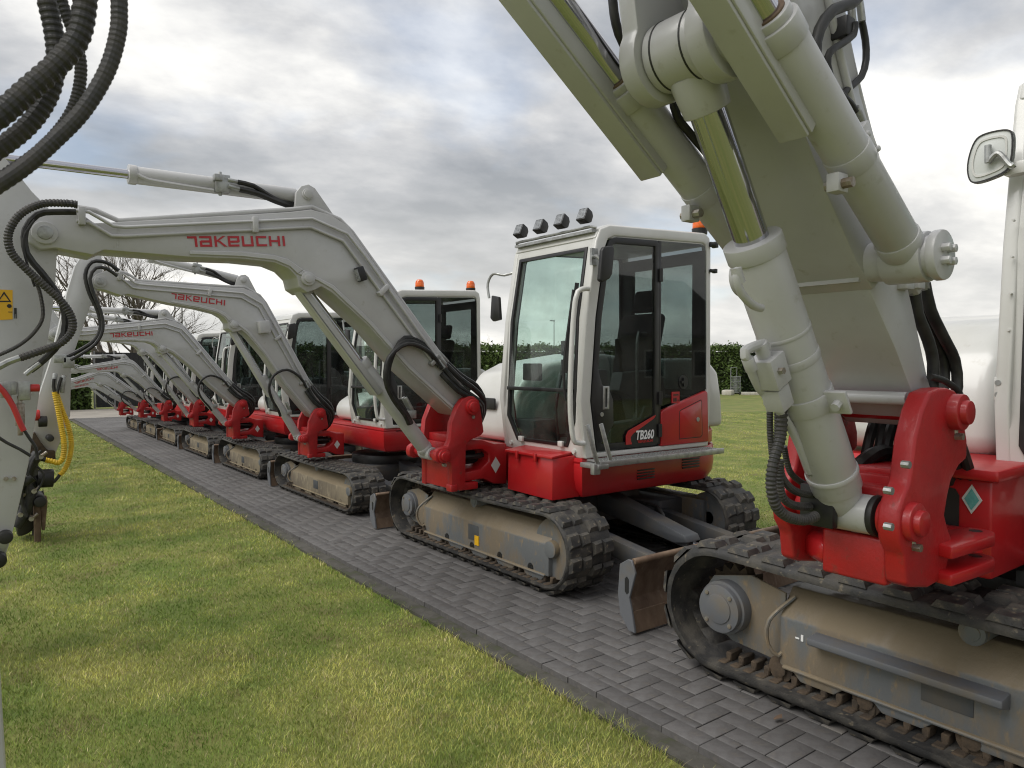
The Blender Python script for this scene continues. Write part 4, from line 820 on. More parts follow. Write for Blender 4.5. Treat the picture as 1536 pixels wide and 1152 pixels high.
part('door_wordmark', logo_mb((-.085, YL - .0098, .968), (1, 0, 0), (0, 0, 1), .17, .018, (0, -1, 0)), LOGORED, tb)
st = part('warning_sticker', MB().lohi((.315, YL - .003, 1.255), (.405, YL + .003, 1.345)), LOGORED, tb)
part('print', MB().lohi((.33, YL - .005, 1.268), (.345, YL - .0035, 1.295)).lohi((.352, YL - .005, 1.268), (.368, YL - .0035, 1.298)).lohi((.382, YL - .005, 1.27), (.392, YL - .0035, 1.282)).lohi((.33, YL - .005, 1.315), (.39, YL - .0035, 1.325)), INK, st)
def box_mb():
    mb = MB(); a = [(-.80, -.81, .588), (-.78, -.25, .592), (-.60, -.25, .60), (-.58, -.86, .60)]; b = [(-.785, -.80, .885), (-.77, -.25, .905), (-.60, -.25, .905), (-.60, -.84, .90)]
    A = [mb.bm.verts.new(p) for p in a]; B = [mb.bm.verts.new(p) for p in b]; mb.bm.faces.new(A[::-1]); mb.bm.faces.new(B)
    for i in range(4): j = (i + 1) % 4; mb.bm.faces.new((A[i], A[j], B[j], B[i]))
    return mb
tbx = part('toolbox', box_mb(), RED, tb, bevel=.006)
part('lid', MB().prism([(-.80, .883), (-.80, .902), (-.59, .925), (-.59, .905)], -.81, -.24, 'y'), RED, tbx, bevel=.004)
for yy in (-.40, -.62): part('latch', MB().lohi((-.812, yy - .015, .845), (-.795, yy + .015, .91)), RED, tbx, bevel=.004)
stp = part('step', MB().lohi((-.60, -1.13, .872), (.72, -.955, .884)).prism([(-1.135, .845), (-1.135, .888), (-1.115, .888), (-1.115, .845)], -.63, .74, 'x').cyl((.55, -1.05, .83), (.55, -1.02, .87), .02, n=10).lohi((-.66, -1.14, .835), (-.56, -.95, .868)).lohi((-.69, -1.13, .80), (-.63, -1.09, .875)), GALV, tb, bevel=.004)
mbp = MB()
for i in range(42):
    for j in range(5): mbp.box((-.55 + i * .03 + (j % 2) * .012, -1.10 + j * .03, .886), (.012, .010, .004))
tag(part('tread_pattern', mbp, GALV, stp), kind='stuff')
for xx in (-.69, -.56): part('step_post', MB().bar((xx + .045, -1.12, .86), (xx - .04, -1.10, 1.15), .035, .012, up=(0, -1, 0)), GALV, tb, bevel=.004)
part('capacity_sticker', MB().prism([(-1.075, .0), (-1.0, .0), (-1.0, .0)], 0, .001, 'y'), TEAL, tb) if False else None
part('track_sticker', MB().lohi((-.972, .0, .15), (-.964, .055, .225)), YELLOWST, tb, Matrix.Translation((0, -.13, 0)))
for zz, ww in ((2.545, .05), (2.33, .035)): part('door_stop', MB().cyl((.76, YL - .015, zz), (.82, YL - .02, zz), ww * .45, n=10).box((.815, YL - .02, zz), (.03, ww, ww)), BLACK, tb, bevel=.004)
for k in range(3): part('rear_lamp', MB().lohi((1.195, -.60 + k * .05, .93), (1.212, -.565 + k * .05, .99)), ORANGE if k == 1 else LOGORED, tb, bevel=.004)
# arm fittings of the TB260
def hose_px(parent, ctr, pts, Y, r, mat, rib=None, n=8, M=None, name='hydraulic_hose'):
    P = px_loc(ctr, [p[:2] for p in pts], Y=Y)
    for p, q in zip(P, pts):
        if len(q) > 2: p.y += q[2]
    return ribhose(P, r, mat, parent, name, None, rib, n)
hose_px(tb, c2, [(116, 307), (100, 305), (62, 306), (30, 322), (13, 350), (17, 378), (40, 404), (66, 428), (92, 452), (107, 475), (108, 495), (92, 514), (62, 526), (30, 537)], 4.55, .021, HOSEG, .86, 12)
hose_px(tb, c2, [(114, 318), (80, 318), (56, 322), (38, 345), (40, 380), (62, 408), (86, 440), (97, 470), (96, 500), (82, 524), (60, 545), (45, 556)], 4.60, .017, HOSE)
hose_px(tb, c2, [(48, 408), (60, 440), (64, 475), (50, 500), (25, 520), (-10, 536)], 4.60, .010, HOSEG, .88, 8)
hose_px(tb, c2, [(52, 330), (38, 350), (35, 372), (42, 400), (52, 430)], 4.58, .006, HOSE)
hose_px(tb, c2, [(60, 545), (45, 556), (38, 562)], 4.59, .013, GALV, name='hose_end'); hose_px(tb, c2, [(32, 536), (12, 543), (-8, 554)], 4.55, .017, GALV, name='hose_end')
hose_px(tb, c2, [(-8, 574), (6, 588), (20, 610), (30, 634), (36, 646)], 4.58, .014, REDHOSE, n=10)
hose_px(tb, c2, [(34, 642), (46, 660), (54, 672), (56, 690)], 4.58, .008, HOSE); hose_px(tb, c2, [(-8, 652), (10, 664), (30, 674), (46, 684)], 4.56, .008, HOSE)
P = px_loc(c2, [(36, 586), (16, 582), (30, 622), (8, 585)], Y=4.62)
part('valve_block', MB().box(P[0], (.055, .05, .10)).box(P[1], (.05, .05, .07)).box(P[3], (.05, .06, .08)), GALV, tb, bevel=.006)
part('quick_coupling', MB().cyl(P[2] + Vector((0, 0, .06)), P[2] - Vector((0, 0, .06)), .022, n=14).cyl(P[2] + Vector((0, 0, .10)), P[2] - Vector((0, 0, .11)), .013, n=12), BOLT, tb, bevel=.004)
P = px_loc(c2, [(48, 582)], Y=4.62); part('red_cap', MB().cyl(P[0] - Vector((.02, 0, 0)), P[0] + Vector((.035, 0, 0)), .020, n=14), REDHOSE, tb, bevel=.005)
P = px_loc(c2, [(-2, 434), (19, 435), (19, 479), (-2, 480)], Y=4.765)
for p in P: p.y = -.0
stk = part('warning_sticker', MB().sheet([(p.x, .0185, p.z) for p in P], (0, -.0015, 0)), YELLOWST, tb)
def q_(px, py): v = at(px, py, Y=4.765); return (v[0] - c2[0], v[2])
part('warning_triangle', MB().ring3([(*[q_(6, 437)][0][:1], .0155, q_(6, 437)[1]), (q_(17, 453)[0], .0155, q_(17, 453)[1]), (q_(-4, 453)[0], .0155, q_(-4, 453)[1])], [(q_(6, 441)[0], .0155, q_(6, 441)[1]), (q_(13.5, 451)[0], .0155, q_(13.5, 451)[1]), (q_(-1, 451)[0], .0155, q_(-1, 451)[1])], (0, .001, 0)), INK, stk)
part('pictogram', MB().lohi((q_(12, 0)[0], .0150, q_(0, 470)[1]), (q_(16, 0)[0], .0162, q_(0, 461)[1])).lohi((q_(12.2, 0)[0], .0148, q_(0, 477)[1]), (q_(13.6, 0)[0], .0160, q_(0, 469)[1])).lohi((q_(14.4, 0)[0], .0146, q_(0, 477)[1]), (q_(15.8, 0)[0], .0158, q_(0, 469)[1])).cyl((q_(14, 459)[0], .0150, q_(14, 459)[1]), (q_(14, 459)[0], .0162, q_(14, 459)[1]), .011, n=10).lohi((q_(3, 0)[0], .0150, q_(0, 468)[1]), (q_(9, 0)[0], .0160, q_(0, 467)[1])), INK, stk)
P = px_loc(c2, [(8, 805), (-4, 830)], Y=4.75)
part('quick_hitch', MB().cyl((P[0].x, -.04, P[0].z), (P[0].x, .24, P[0].z), .035, n=22).cyl((P[1].x, -.06, P[1].z - .03), (P[1].x, .26, P[1].z - .03), .042, n=22).lohi((P[1].x - .25, -.03, P[1].z - .22), (P[1].x - .02, .23, P[1].z + .02)), BLACK, tb, bevel=.01)
for px in ((9, 718), (21, 718)): v = q_(*px); part('bolt', MB().cyl((v[0], .022, v[1]), (v[0], .004, v[1]), .012, n=8), BOLT, tb)

# --- the rest of the row, going away
ROW = [
 ((4.05, 7.97), 'excavator with two orange beacons on its white cab roof, next behind the TB260', (.93, .95, .78), (.90, .12, .06, 1.0), dict(piv=(-.848, 1.0), sp=.78, sb=.872, rot=-11.0, light='box'), dict(quarter=False, beacon=[(.16, -.45), (.79, -.72)]), 'single'),
 ((4.02, 10.70), 'excavator third from the TB260, wordmark just right of the big drooping arm hoses', (.90, .82, .75), (.86, 0, .06, 1.0), dict(piv=(-.87, .987), sp=.78, sb=.84, rot=-1.5, light='none'), dict(quarter=False), 'joined'),
 ((3.97, 13.23), 'excavator with a square grey lamp guard on its boom, fourth from the TB260', (.85, .75, .68), (.83, 0, .05, 1.04), dict(piv=(-.78, .898), sp=.65, sb=.80, rot=-9, light='box'), dict(quarter=False), 'joined'),
 ((3.91, 15.48), 'small excavator with twin pipes along its bent boom, fifth from the TB260', (.80, .70, .60), (.78, 0, .03, 1.08), dict(piv=(-.753, .801), sp=.58, sb=.62, rot=.5, light='none'), dict(quarter=False), 'joined'),
 ((3.86, 17.23), 'smaller excavator, last but one at the far end of the row', (.75, .62, .56), (.72, 0, .03, 1.1), dict(piv=(-.82, .755), sp=.55, sb=.60, rot=11, light='none'), dict(quarter=False), 'joined'),
 ((3.81, 19.18), 'smallest excavator with a low boom, last of the row by the dark gate', (.70, .58, .50), (.66, 0, .03, 1.1), dict(piv=(-.87, .66), sp=.5, sb=.47, rot=8, light='none'), dict(quarter=False), 'joined')]
M3 = None
for ctr, lab, U, B, G, ck, lu in ROW:
    arm3 = None
    e = excavator(ctr, lab, U, B, G, full=False, lugs=lu, cabkw=ck, two_hoses=False)
    if M3 is None: M3 = e
# --- attachments on the arm of the second machine: hoses, valve, hitch and grab standing on the lawn
r3 = M3[0]; c3 = ROW[0][0]
old = [o for o in r3.children if o.name.startswith('arm') and not o.name.startswith('arm_c')]
for o in old:
    for k in list(o.children): bpy.data.objects.remove(k)
    bpy.data.objects.remove(o)
Y3 = 7.98
def poly(px, Y, ctr): return [(at(a, b, Y=Y)[0] - ctr[0], at(a, b, Y=Y)[2]) for a, b in px]
part('arm', MB().prism(poly([(152, 382), (125, 379), (112, 400), (100, 440), (76, 540), (56, 600), (44, 650), (56, 690), (70, 694), (84, 678), (105, 624), (107, 540), (135, 460), (154, 416)], Y3, c3), .0, .13, 'y'), BEIGE, r3, bevel=.006)
hose_px(r3, c3, [(178, 406), (160, 394), (138, 393), (128, 412), (134, 440), (146, 465), (151, 490), (142, 510), (120, 525), (98, 536)], 7.85, .018, HOSE)
hose_px(r3, c3, [(176, 414), (160, 403), (144, 402), (135, 418), (142, 445), (152, 470), (154, 495), (143, 516), (122, 531), (106, 540)], 7.82, .016, HOSE)
P = px_loc(c3, [(90, 538), (103, 544), (83, 560), (96, 563)], Y=7.85)
part('valve_block', MB().box(P[0], (.10, .07, .08)).box(P[1], (.09, .07, .10)).cyl(P[2], P[2] + Vector((-.02, 0, -.16)), .022, n=10).cyl(P[3], P[3] + Vector((-.02, 0, -.16)), .022, n=10), GALV, r3, bevel=.006)
hose_px(r3, c3, [(81, 568), (80, 580), (83, 590)], 7.82, .014, HOSE); hose_px(r3, c3, [(92, 566), (88, 580), (85, 592)], 7.80, .014, HOSE)
hose_px(r3, c3, [(82, 588), (87, 612), (92, 640), (96, 664), (95, 684), (88, 694), (78, 692), (68, 690)], 7.80, .026, YELLOW, .82, 10)
hose_px(r3, c3, [(85, 590), (93, 614), (102, 638), (107, 664), (104, 688), (97, 704), (90, 712)], 7.84, .024, YELLOW, .82, 10)
hose_px(r3, c3, [(91, 710), (82, 722), (70, 726), (56, 722), (50, 712)], 7.84, .014, HOSE); hose_px(r3, c3, [(70, 690), (58, 688), (48, 690)], 7.80, .018, HOSE)
P = px_loc(c3, [(50, 623), (61, 629), (75, 657)], Y=7.86)
part('red_cap', MB().cyl(P[0] - Vector((.05, 0, 0)), P[0] + Vector((.05, 0, 0)), .05, n=16), REDHOSE, r3, bevel=.01)
part('black_cap', MB().cyl(P[1] - Vector((.02, 0, .02)), P[1] + Vector((.05, 0, -.02)), .05, n=16).cyl(P[2] + Vector((0, .1, 0)), P[2] - Vector((0, .06, 0)), .03, n=14), BLACK, r3, bevel=.008)
part('hitch_bracket', MB().prism(poly([(38, 662), (52, 648), (62, 664), (72, 676), (83, 676), (84, 690), (70, 692), (58, 690), (42, 690)], 7.9, c3), -.06, .2, 'y'), MUD, r3, bevel=.01)
part('rotator', MB().prism(poly([(26, 690), (54, 682), (57, 705), (56, 745), (54, 790), (44, 800), (26, 806), (22, 760)], 7.9, c3), -.10, .22, 'y'), BLACK, r3, bevel=.03)
P = px_loc(c3, [(56, 718), (80, 717), (58, 748), (70, 746)], Y=7.9); part('rotator_motor', MB().cyl(P[0], P[1], .085, n=20).cyl(P[2] - Vector((0, .2, 0)), P[2] + Vector((0, .2, 0)), .05, n=14), BLACK, r3, bevel=.008)
hose_px(r3, c3, [(58, 680), (44, 700), (38, 722), (44, 745), (36, 770), (24, 790)], 7.74, .05, HOSE, n=10)
hose_px(r3, c3, [(48, 715), (30, 728), (14, 740), (-10, 756)], 7.70, .045, HOSE, n=10)
P = px_loc(c3, [(34, 700), (46, 705), (38, 722), (50, 735), (30, 745), (60, 684), (30, 770), (46, 776)], Y=7.78)
part('hitch_plate', MB().prism(poly([(40, 690), (58, 690), (56, 712), (44, 716)], 7.8, c3), -.20, -.18, 'y'), GREYST, r3, bevel=.004)
part('yellow_label', MB().box(P[0] + Vector((.0, -.07, 0)), (.07, .006, .05)), YELLOWST, r3)
for p_ in P[2:8]: part('fitting', lambda: MB().cyl((0, -.05, 0), (0, .05, 0), .022, n=8).cyl((0, -.03, 0), (.05, -.03, .04), .014, n=8), BOLT, r3, Matrix.Translation(p_ + Vector((0, -.04, 0))), key='hitchfit')
hose_px(r3, c3, [(62, 676), (50, 690), (42, 715), (40, 740)], 7.68, .012, HOSE); hose_px(r3, c3, [(56, 700), (66, 712), (60, 730), (46, 748)], 7.70, .010, HOSE); hose_px(r3, c3, [(30, 690), (36, 715), (32, 745), (40, 775)], 7.66, .014, HOSE)
for k, (yy, lab) in enumerate(((7.80, 'a'), (8.12, 'b'))):
    part('grab_tine', MB().prism(poly([(49, 752), (57, 752), (60, 766), (60, 815), (51, 815), (50, 800)], 7.9, c3), yy - c3[1] - .035, yy - c3[1] + .035, 'y').prism(poly([(53, 750), (68, 740), (70, 750), (66, 792), (61, 792), (60, 770)], 7.9, c3), yy - c3[1] - .015, yy - c3[1] + .015, 'y'), GREYST if k else BLADE, r3, bevel=.006)
part('grab_crossbar', MB().prism(poly([(22, 756), (50, 758), (50, 772), (22, 772)], 7.9, c3), -.12, .16, 'y'), GREYST, r3, bevel=.01)

# ================================================================== the big machine beside the camera
c1 = (4.03, 1.15); MI = Matrix.Identity(4)
b1 = thing('excavator', 'biggest excavator, its grey two-piece boom with three cylinders rising beside the camera', 'excavator', (c1[0], c1[1], 0), 'excavators parked in a row on the paved strip')
lt = crawler(b1, -1, T1, MI); crawler(b1, 1, T1, MI)
undercarriage(b1, MI, 'A', 1.09, 1.12, .34, -2.05, .50)
part('step_plate', MB().prism([(-1.0, .365), (-1.085, .355), (-1.085, .325), (-1.0, .30)], -.16, .60, 'y'), HUBGREY, lt, bevel=.006)
part('stencil', MB().lohi((-1.0075, .66, .30), (-1.0055, .672, .33)).lohi((-1.0075, .68, .305), (-1.0055, .70, .312)), DECALW, lt)
# house
sc1 = 1.14
PLAN1 = [(max(x * sc1, -.50), min(y * sc1, .97)) for x, y in PLAN]
part('lower_body', loft(MB(), PLAN1, [(.72, .12), (.75, .05), (.83, .01), (.93, 0), (1.08, 0), (1.10, .0), (1.12, .02)]), RED, b1, sharp=30)
h1 = part('engine_hood', MB().prism([(-.44, 1.14), (-.46, 1.25), (-.43, 1.45), (-.36, 1.62), (-.22, 1.73), (.0, 1.79), (.7, 1.85), (1.2, 1.78), (1.36, 1.6), (1.38, 1.14)], .10, 1.06, 'y'), WHITE, b1, bevel=.09, seg=5)
part('hood_emblem_ring', MB().tube([(-.475 + .02, .34 + .075 * math.cos(a), 1.36 + .075 * math.sin(a)) for a in np.linspace(0, 2 * math.pi, 21)], .006, 6, smooth=False), WHITE, h1)
MC1 = Matrix.Translation((.075, .02, -.033)) @ Matrix.Diagonal((1.05, 1.05, 1.10, 1)); cb1 = cab(b1, MC1, mirrors=False)
def pv1(px, **k): return px_loc(c1, px, **k)
P = pv1([(1450, 245), (1460, 212), (1474, 200), (1512, 192), (1521, 200), (1517, 250), (1503, 262), (1462, 277), (1452, 270)], X=3.42)
for _k in range(2): P = [v for a, b in zip(P, P[1:] + P[:1]) for v in (a * .75 + b * .25, a * .25 + b * .75)]
mr = part('mirror', MB().sheet([(p.x, p.y, p.z) for p in P], (.035, 0, 0)), PALEST, b1, bevel=.004)
q = [(p.x - .004, p.y, p.z) for p in P]; qc = Vector((sum(p[0] for p in q) / len(q), sum(p[1] for p in q) / len(q), sum(p[2] for p in q) / len(q)))
part('mirror_rim', MB().ring3(q, [tuple(Vector(p) + (qc - Vector(p)) * .05) for p in q], (.03, 0, 0)), BLACK, mr)
part('mirror_back', MB().ring3([tuple(Vector(p) + (qc - Vector(p)) * .22) for p in q], [tuple(Vector(p) + (qc - Vector(p)) * .30) for p in q], (.01, 0, 0)), WHITE, mr)
P = pv1([(1482, 218), (1482, 244), (1497, 230), (1515, 248), (1522, 246)], X=3.40)
part('mirror_clamp', MB().cyl(P[0], P[1], .013, n=14).tube([P[1], P[2], P[3], P[4]], .012, 8), GALV, mr)
P = pv1([(1514, 236), (1536, 236), (1536, 262), (1514, 262)], X=3.44); part('mirror_bracket', MB().lohi((P[0].x, P[2].y - .02, P[2].z + .01), (P[0].x + .06, P[0].y + .02, P[0].z - .02)), WHITE, b1, bevel=.004)
P = pv1([(1499, 583)], X=3.44)[0]; hg = part('cab_hinge', MB().box(P, (.02, .035, .10)), WHITE, b1, bevel=.004)
for dz in (-.025, .025): part('bolt', MB().cyl(P + Vector((-.018, 0, dz)), P + Vector((0, 0, dz)), .012, n=10), GALV, hg)
for i in range(8): P = pv1([(1519 - i * 2.0, 330 + i * 55)], X=3.44)[0]; part('rivet', lambda: MB().cyl((-.003, 0, 0), (.02, 0, 0), .005, n=10), WHITE, b1, Matrix.Translation(P), key='rivet')
# swing frame
sf = part('swing_frame', MB().lohi((-.92, -.06, .74), (-.42, .36, 1.12)).lohi((-.95, -.09, 1.12), (-.40, .38, 1.165)).prism([(-.80, -.06), (-.95, -.02), (-1.15, -.0), (-1.15, .30), (-.80, .36)], .80, .86, 'z').prism([(-.55, -.06), (-.40, -.40), (-.30, -.40), (-.30, -.06)], .74, .79, 'z').lohi((-1.0, -.0, .86), (-.92, .3, .93)), RED, b1, bevel=.012)
part('frame_window', MB().prism([(.055, .86), (.055, 1.05), (.07, 1.075), (.11, 1.08), (.14, 1.06), (.14, .86), (.11, .84)], -.924, -.921, 'x'), INK, sf)
dg = part('data_label', MB().prism([(.011, .985), (.046, 1.042), (.011, 1.10), (-.026, 1.042)], -.9245, -.9215, 'x'), PALEST, sf)
part('label_print', MB().prism([(.011, 1.0), (.036, 1.042), (.011, 1.085), (-.016, 1.042)], -.9262, -.925, 'x'), TEAL, sf)
# swing post
NEAR = [(-1.40, .84), (-1.355, .93), (-1.345, .97), (-1.385, 1.02), (-1.405, 1.06), (-1.385, 1.12), (-1.36, 1.17), (-1.30, 1.215), (-1.235, 1.235), (-1.235, 1.30), (-1.27, 1.385), (-1.29, 1.445), (-1.34, 1.478), (-1.40, 1.488), (-1.46, 1.487), (-1.535, 1.475), (-1.585, 1.42), (-1.63, 1.33), (-1.65, 1.24), (-1.665, 1.19), (-1.70, 1.155), (-1.73, 1.11), (-1.735, 1.06), (-1.725, 1.01), (-1.69, .965), (-1.675, .87), (-1.64, .855), (-1.52, .832)]
def post1():
    mb = MB(); mb.prism(NEAR, -.09, -.02, 'y'); mb.prism(NEAR, .30, .355, 'y'); mb.lohi((-1.665, -.021, .845), (-1.42, .201, 1.0)); mb.lohi((-1.62, -.021, 1.0), (-1.45, .201, 1.16)); return mb
p1 = part('swing_post', post1(), REDCAST, b1, bevel=.012, seg=3)
for (cx, cz, rr_, nm, ya) in ((-1.355, 1.405, .062, 'pivot_pin', -.125), (-1.655, 1.07, .062, 'cylinder_pin', -.115)):
    part(nm, MB().cyl((cx, ya, cz), (cx, -.005, cz), rr_, n=30).cyl((cx, ya - .02, cz), (cx, .29, cz), rr_ * .66, n=26), RED, p1, bevel=.006)
    part('bolt', MB().cyl((cx + .02, -.115, cz - rr_ - .022), (cx + .02, -.085, cz - rr_ - .022), .013, n=6).cyl((cx + .02, -.09, cz - rr_ - .02), (cx + .02, -.09, cz - rr_ + .015), .008, n=8), BOLT, p1)
for zc in (.945, .855):
    part('swing_lug', MB().prism([(-1.46, -.135), (-1.15, -.15), (-1.09, -.13), (-1.075, -.09), (-1.09, -.04), (-1.15, -.02), (-1.42, .04)], zc - .022, zc + .022, 'z'), RED, p1, bevel=.01)
    part('pin_hole', MB().prism([(x_, y_) for x_, y_ in arc(-1.14, -.085, .022, 0, 330, 11)], zc + .0215, zc + .0228, 'z'), INK, p1)
part('shaft_guide', MB().lohi((-1.50, -.085, 1.135), (-1.40, -.0, 1.15)), RED, p1, bevel=.004)
part('far_foot', loft(MB(), [(-1.66, .20), (-1.45, .20), (-1.25, .30), (-1.25, .42), (-1.45, .40), (-1.60, .30)], [(.86, .02), (.88, .0), (.94, .0), (.96, .03)]), RED, p1, bevel=.01)
part('post_hoses', MB().tube([(-1.5, .30, 1.1), (-1.35, .25, 1.18), (-1.1, .2, 1.15), (-.9, .2, 1.1)], .03, 8).tube([(-1.5, .05, 1.15), (-1.35, .08, 1.2), (-1.1, .1, 1.2), (-.9, .1, 1.1)], .03, 8).tube([(-1.5, .18, 1.18), (-1.35, .16, 1.24), (-1.1, .16, 1.2), (-.9, .15, 1.12)], .03, 8), HOSE, b1)
part('apron', MB().lohi((-1.52, .0, 1.175), (-1.30, .24, 1.21)).lohi((-1.55, .0, 1.08), (-1.50, .24, 1.19)), RED, p1, bevel=.008)
for k in range(7): part('hydraulic_hose', MB().tube([(-1.33, .02 + k * .035, 1.12), (-1.30 + .02 * (k % 2), .02 + k * .035, 1.25), (-1.22, .02 + k * .035, 1.36), (-1.05, .02 + k * .035, 1.30), (-.9, .02 + k * .035, 1.12)], .02, 8), HOSE, b1)

P = pv1([(1524, 855), (1536, 880)], X=3.44); part('data_plate', MB().lohi((P[0].x - .0, P[1].y, P[1].z), (P[0].x + .03, P[0].y, P[0].z)), INK, b1)
for px_ in ((1359, 697), (1333, 736), (1333, 790)): P = pv1([px_], Y=1.045); part('bolt', lambda: MB().cyl((0, -.012, 0), (0, .012, 0), .012, n=8), GALV, p1, Matrix.Translation(P[0]), key='postbolt')
# boom, lower stage
BY0, BY1, BYC = -.0, .295, .125
LOW = [(-1.40, 1.39), (-1.34, 1.345), (-1.29, 1.375), (-1.275, 1.43), (-1.34, 1.52), (-1.46, 1.76), (-1.50, 1.83), (-1.62, 1.95), (-1.80, 1.90), (-1.755, 1.80), (-1.58, 1.62), (-1.46, 1.475)]
bl = part('boom', MB().prism(LOW, BY0, BY1, 'y'), BEIGE, b1, bevel=.008)
UP = [(-1.755, 1.80), (-1.60, 1.905), (-1.50, 1.85), (-1.44, 1.80), (-1.41, 1.832), (-1.606, 2.025), (-1.85, 2.39), (-1.953, 2.639), (-2.06, 2.95), (-2.25, 3.25), (-2.55, 3.5), (-3.0, 3.62), (-3.95, 3.55), (-4.2, 3.45), (-4.25, 3.3), (-4.0, 3.2), (-3.1, 3.2), (-2.7, 3.05), (-2.50, 2.72), (-2.33, 2.44), (-2.03, 2.06), (-1.86, 1.88)]
bu = part('boom_upper_stage', MB().prism(UP, BY0 - .012, BY1 + .012, 'y'), BEIGE, b1, bevel=.008)
part('weld_rib', MB().bar((-1.795, BY0 + .01, 1.835), (-1.795, BY1 - .01, 1.835), .02, .02), BEIGE, bl)
part('cross_rib', MB().cyl((-1.50, BY0 - .005, 1.45), (-1.50, BY1, 1.45), .024, n=14), BEIGE, bl)
# hinge cross tube and the two outer boom cylinders
HX, HZ = -1.762, 1.885
hx = part('hinge_tube', MB().cyl((HX, -.20, HZ), (HX, .45, HZ), .062, n=30), BEIGE, b1, bevel=.004)
for ya in (-.222, .445): part('hinge_cap', MB().cyl((HX, ya, HZ), (HX, ya + .028, HZ), .074, n=32), BEIGE, hx, bevel=.006)
mbb = MB()
for i in range(4): a = math.pi / 4 + i * math.pi / 2; mbb.cyl((HX + .026 * math.cos(a), -.245, HZ + .026 * math.sin(a)), (HX + .026 * math.cos(a), -.22, HZ + .026 * math.sin(a)), .013, n=6)
part('cap_bolts', mbb, BEIGE, hx, bevel=.002)
G0 = Vector((HX, 0, HZ)); G1 = Vector((-2.47, 0, 2.378)); gd = (G1 - G0).normalized(); gn = Vector((-gd.z, 0, gd.x)); gn = gn if gn.x < 0 and gn.z < 0 else -gn
for yc, tagk in ((-.12, 0), (.37, 1)):
    y_ = Vector((0, yc, 0)); r_c = .061 if not tagk else .062
    mb = MB(); mb.cyl(G0 + y_ + gd * .03, G1 + y_, r_c, n=36); mb.cyl(G1 + y_ - gd * .05, G1 + y_ + gd * .012, r_c * 1.08, n=36); mb.cyl(G0 + y_ + gd * .045, G0 + y_ + gd * .10, r_c * 1.06, n=36); mb.cyl(G0 + y_ - Vector((0, .06, 0)), G0 + y_ + Vector((0, .06, 0)), .075, n=30)
    mb.cyl(G1 + y_ + gd * .010, G1 + y_ + gd * .035, r_c * .92, n=36)
    cc = part('boom_cylinder', mb, BEIGE, b1, bevel=.004)
    part('rod', MB().cyl(G1 + y_, G1 + y_ + gd * .9, .036, n=28), CHROME, cc)
    part('clamp_band', MB().cyl(G0 + y_ + gd * .40, G0 + y_ + gd * .455, r_c * 1.05, n=36).box(G0 + y_ + gd * .43 + gn * .10 + Vector((0, .0, 0)), (.05, .035, .05)), BEIGE, cc, bevel=.003)
    part('clamp_bolt', MB().cyl(G0 + y_ + gd * .43 + gn * .105 + Vector((0, -.045, 0)), G0 + y_ + gd * .43 + gn * .105 + Vector((0, .03, 0)), .014, n=8), BOLT, cc)
    y_g = y_ + Vector((0, .042, 0)); gA, gB = G0 + gd * .60 + gn * .092 + y_g, G0 + gd * 1.45 + gn * .080 + y_g
    part('rod_guard', MB().bar(gA, gB, .084, .016, up=gn).bar(gA - gn * .032 + Vector((0, -.0445, 0)), gB - gn * .032 + Vector((0, -.0445, 0)), .010, .060, up=gn), BEIGE, cc, bevel=.005)
    part('wear_seal', MB().cyl(G1 + y_ + gd * .034, G1 + y_ + gd * .040, .046, n=28), BLADE, cc)
# lift cylinder in the middle
L0 = Vector((-1.655, BYC, 1.07)); Lg_ = Vector((-2.139, BYC, 1.956)); Le = Vector((-2.491, BYC, 2.401)); ld = (Lg_ - L0).normalized(); LL1 = (Le - L0).length
ld = (Le - L0).normalized(); Lg_ = L0 + ld * (Lg_ - L0).length
mb = MB(); mb.cyl(L0 + ld * .10, Lg_, .081, n=44); mb.cyl(Lg_ - ld * .045, Lg_ + ld * .008, .086, n=44); mb.cyl(L0 + ld * .155, L0 + ld * .175, .085, n=44); mb.cyl(L0 + ld * .60, L0 + ld * .63, .0835, n=44); mb.cyl(L0 + ld * .70, L0 + ld * .715, .083, n=44)
mb.cyl(L0 + ld * .02, L0 + ld * .11, .062, .078, n=40); mb.cyl(L0 - Vector((0, .10, 0)), L0 + Vector((0, .10, 0)), .065, n=30)
lc = part('lift_cylinder', mb, BEIGE, b1, bevel=.004)
part('rod', MB().cyl(Lg_, Le - ld * .06, .050, n=40), CHROME, lc)
part('rod_eye', MB().cyl(Le - Vector((0, .078, 0)), Le + Vector((0, .078, 0)), .092, n=40).cyl(Le - ld * .17, Le - ld * .06, .064, .074, n=36), BEIGE, lc, bevel=.006)
for ya in (-.052, .047): part('eye_seam', MB().cyl(Le + Vector((0, ya, 0)), Le + Vector((0, ya + .005, 0)), .0935, n=40), BLACK, lc)
part('grease_ring', MB().cyl(L0 + Vector((0, -.122, 0)), L0 + Vector((0, -.098, 0)), .068, n=26), BLACK, lc, bevel=.008)
part('grease_plug', MB().cyl(L0 - ld * .075 + Vector((0, -.03, 0)), L0 - ld * .04 + Vector((0, -.03, 0)), .03, n=14), BEIGE, lc, bevel=.005)
sd1 = Vector((0, 1, 0)); ln = ld.cross(sd1).normalized(); ln = ln if ln.x < 0 else -ln
cbp = L0 + ld * .46
part('clamp_band', MB().cyl(cbp - ld * .03, cbp + ld * .03, .086, n=44), BEIGE, lc, bevel=.003)
for s_ in (-1, 1):
    part('clamp_ear', MB().bar(cbp - ld * .04 + Vector((0, s_ * .112, 0)) + ln * .015, cbp + ld * .04 + Vector((0, s_ * .112, 0)) + ln * .015, .07, .014, up=ln), BEIGE, lc, bevel=.004)
    part('clamp_bolt', MB().cyl(cbp + Vector((0, s_ * .116, 0)) + ln * .02, cbp + Vector((0, s_ * .116, 0)) + ln * .045, .014, n=8), BEIGE, lc)
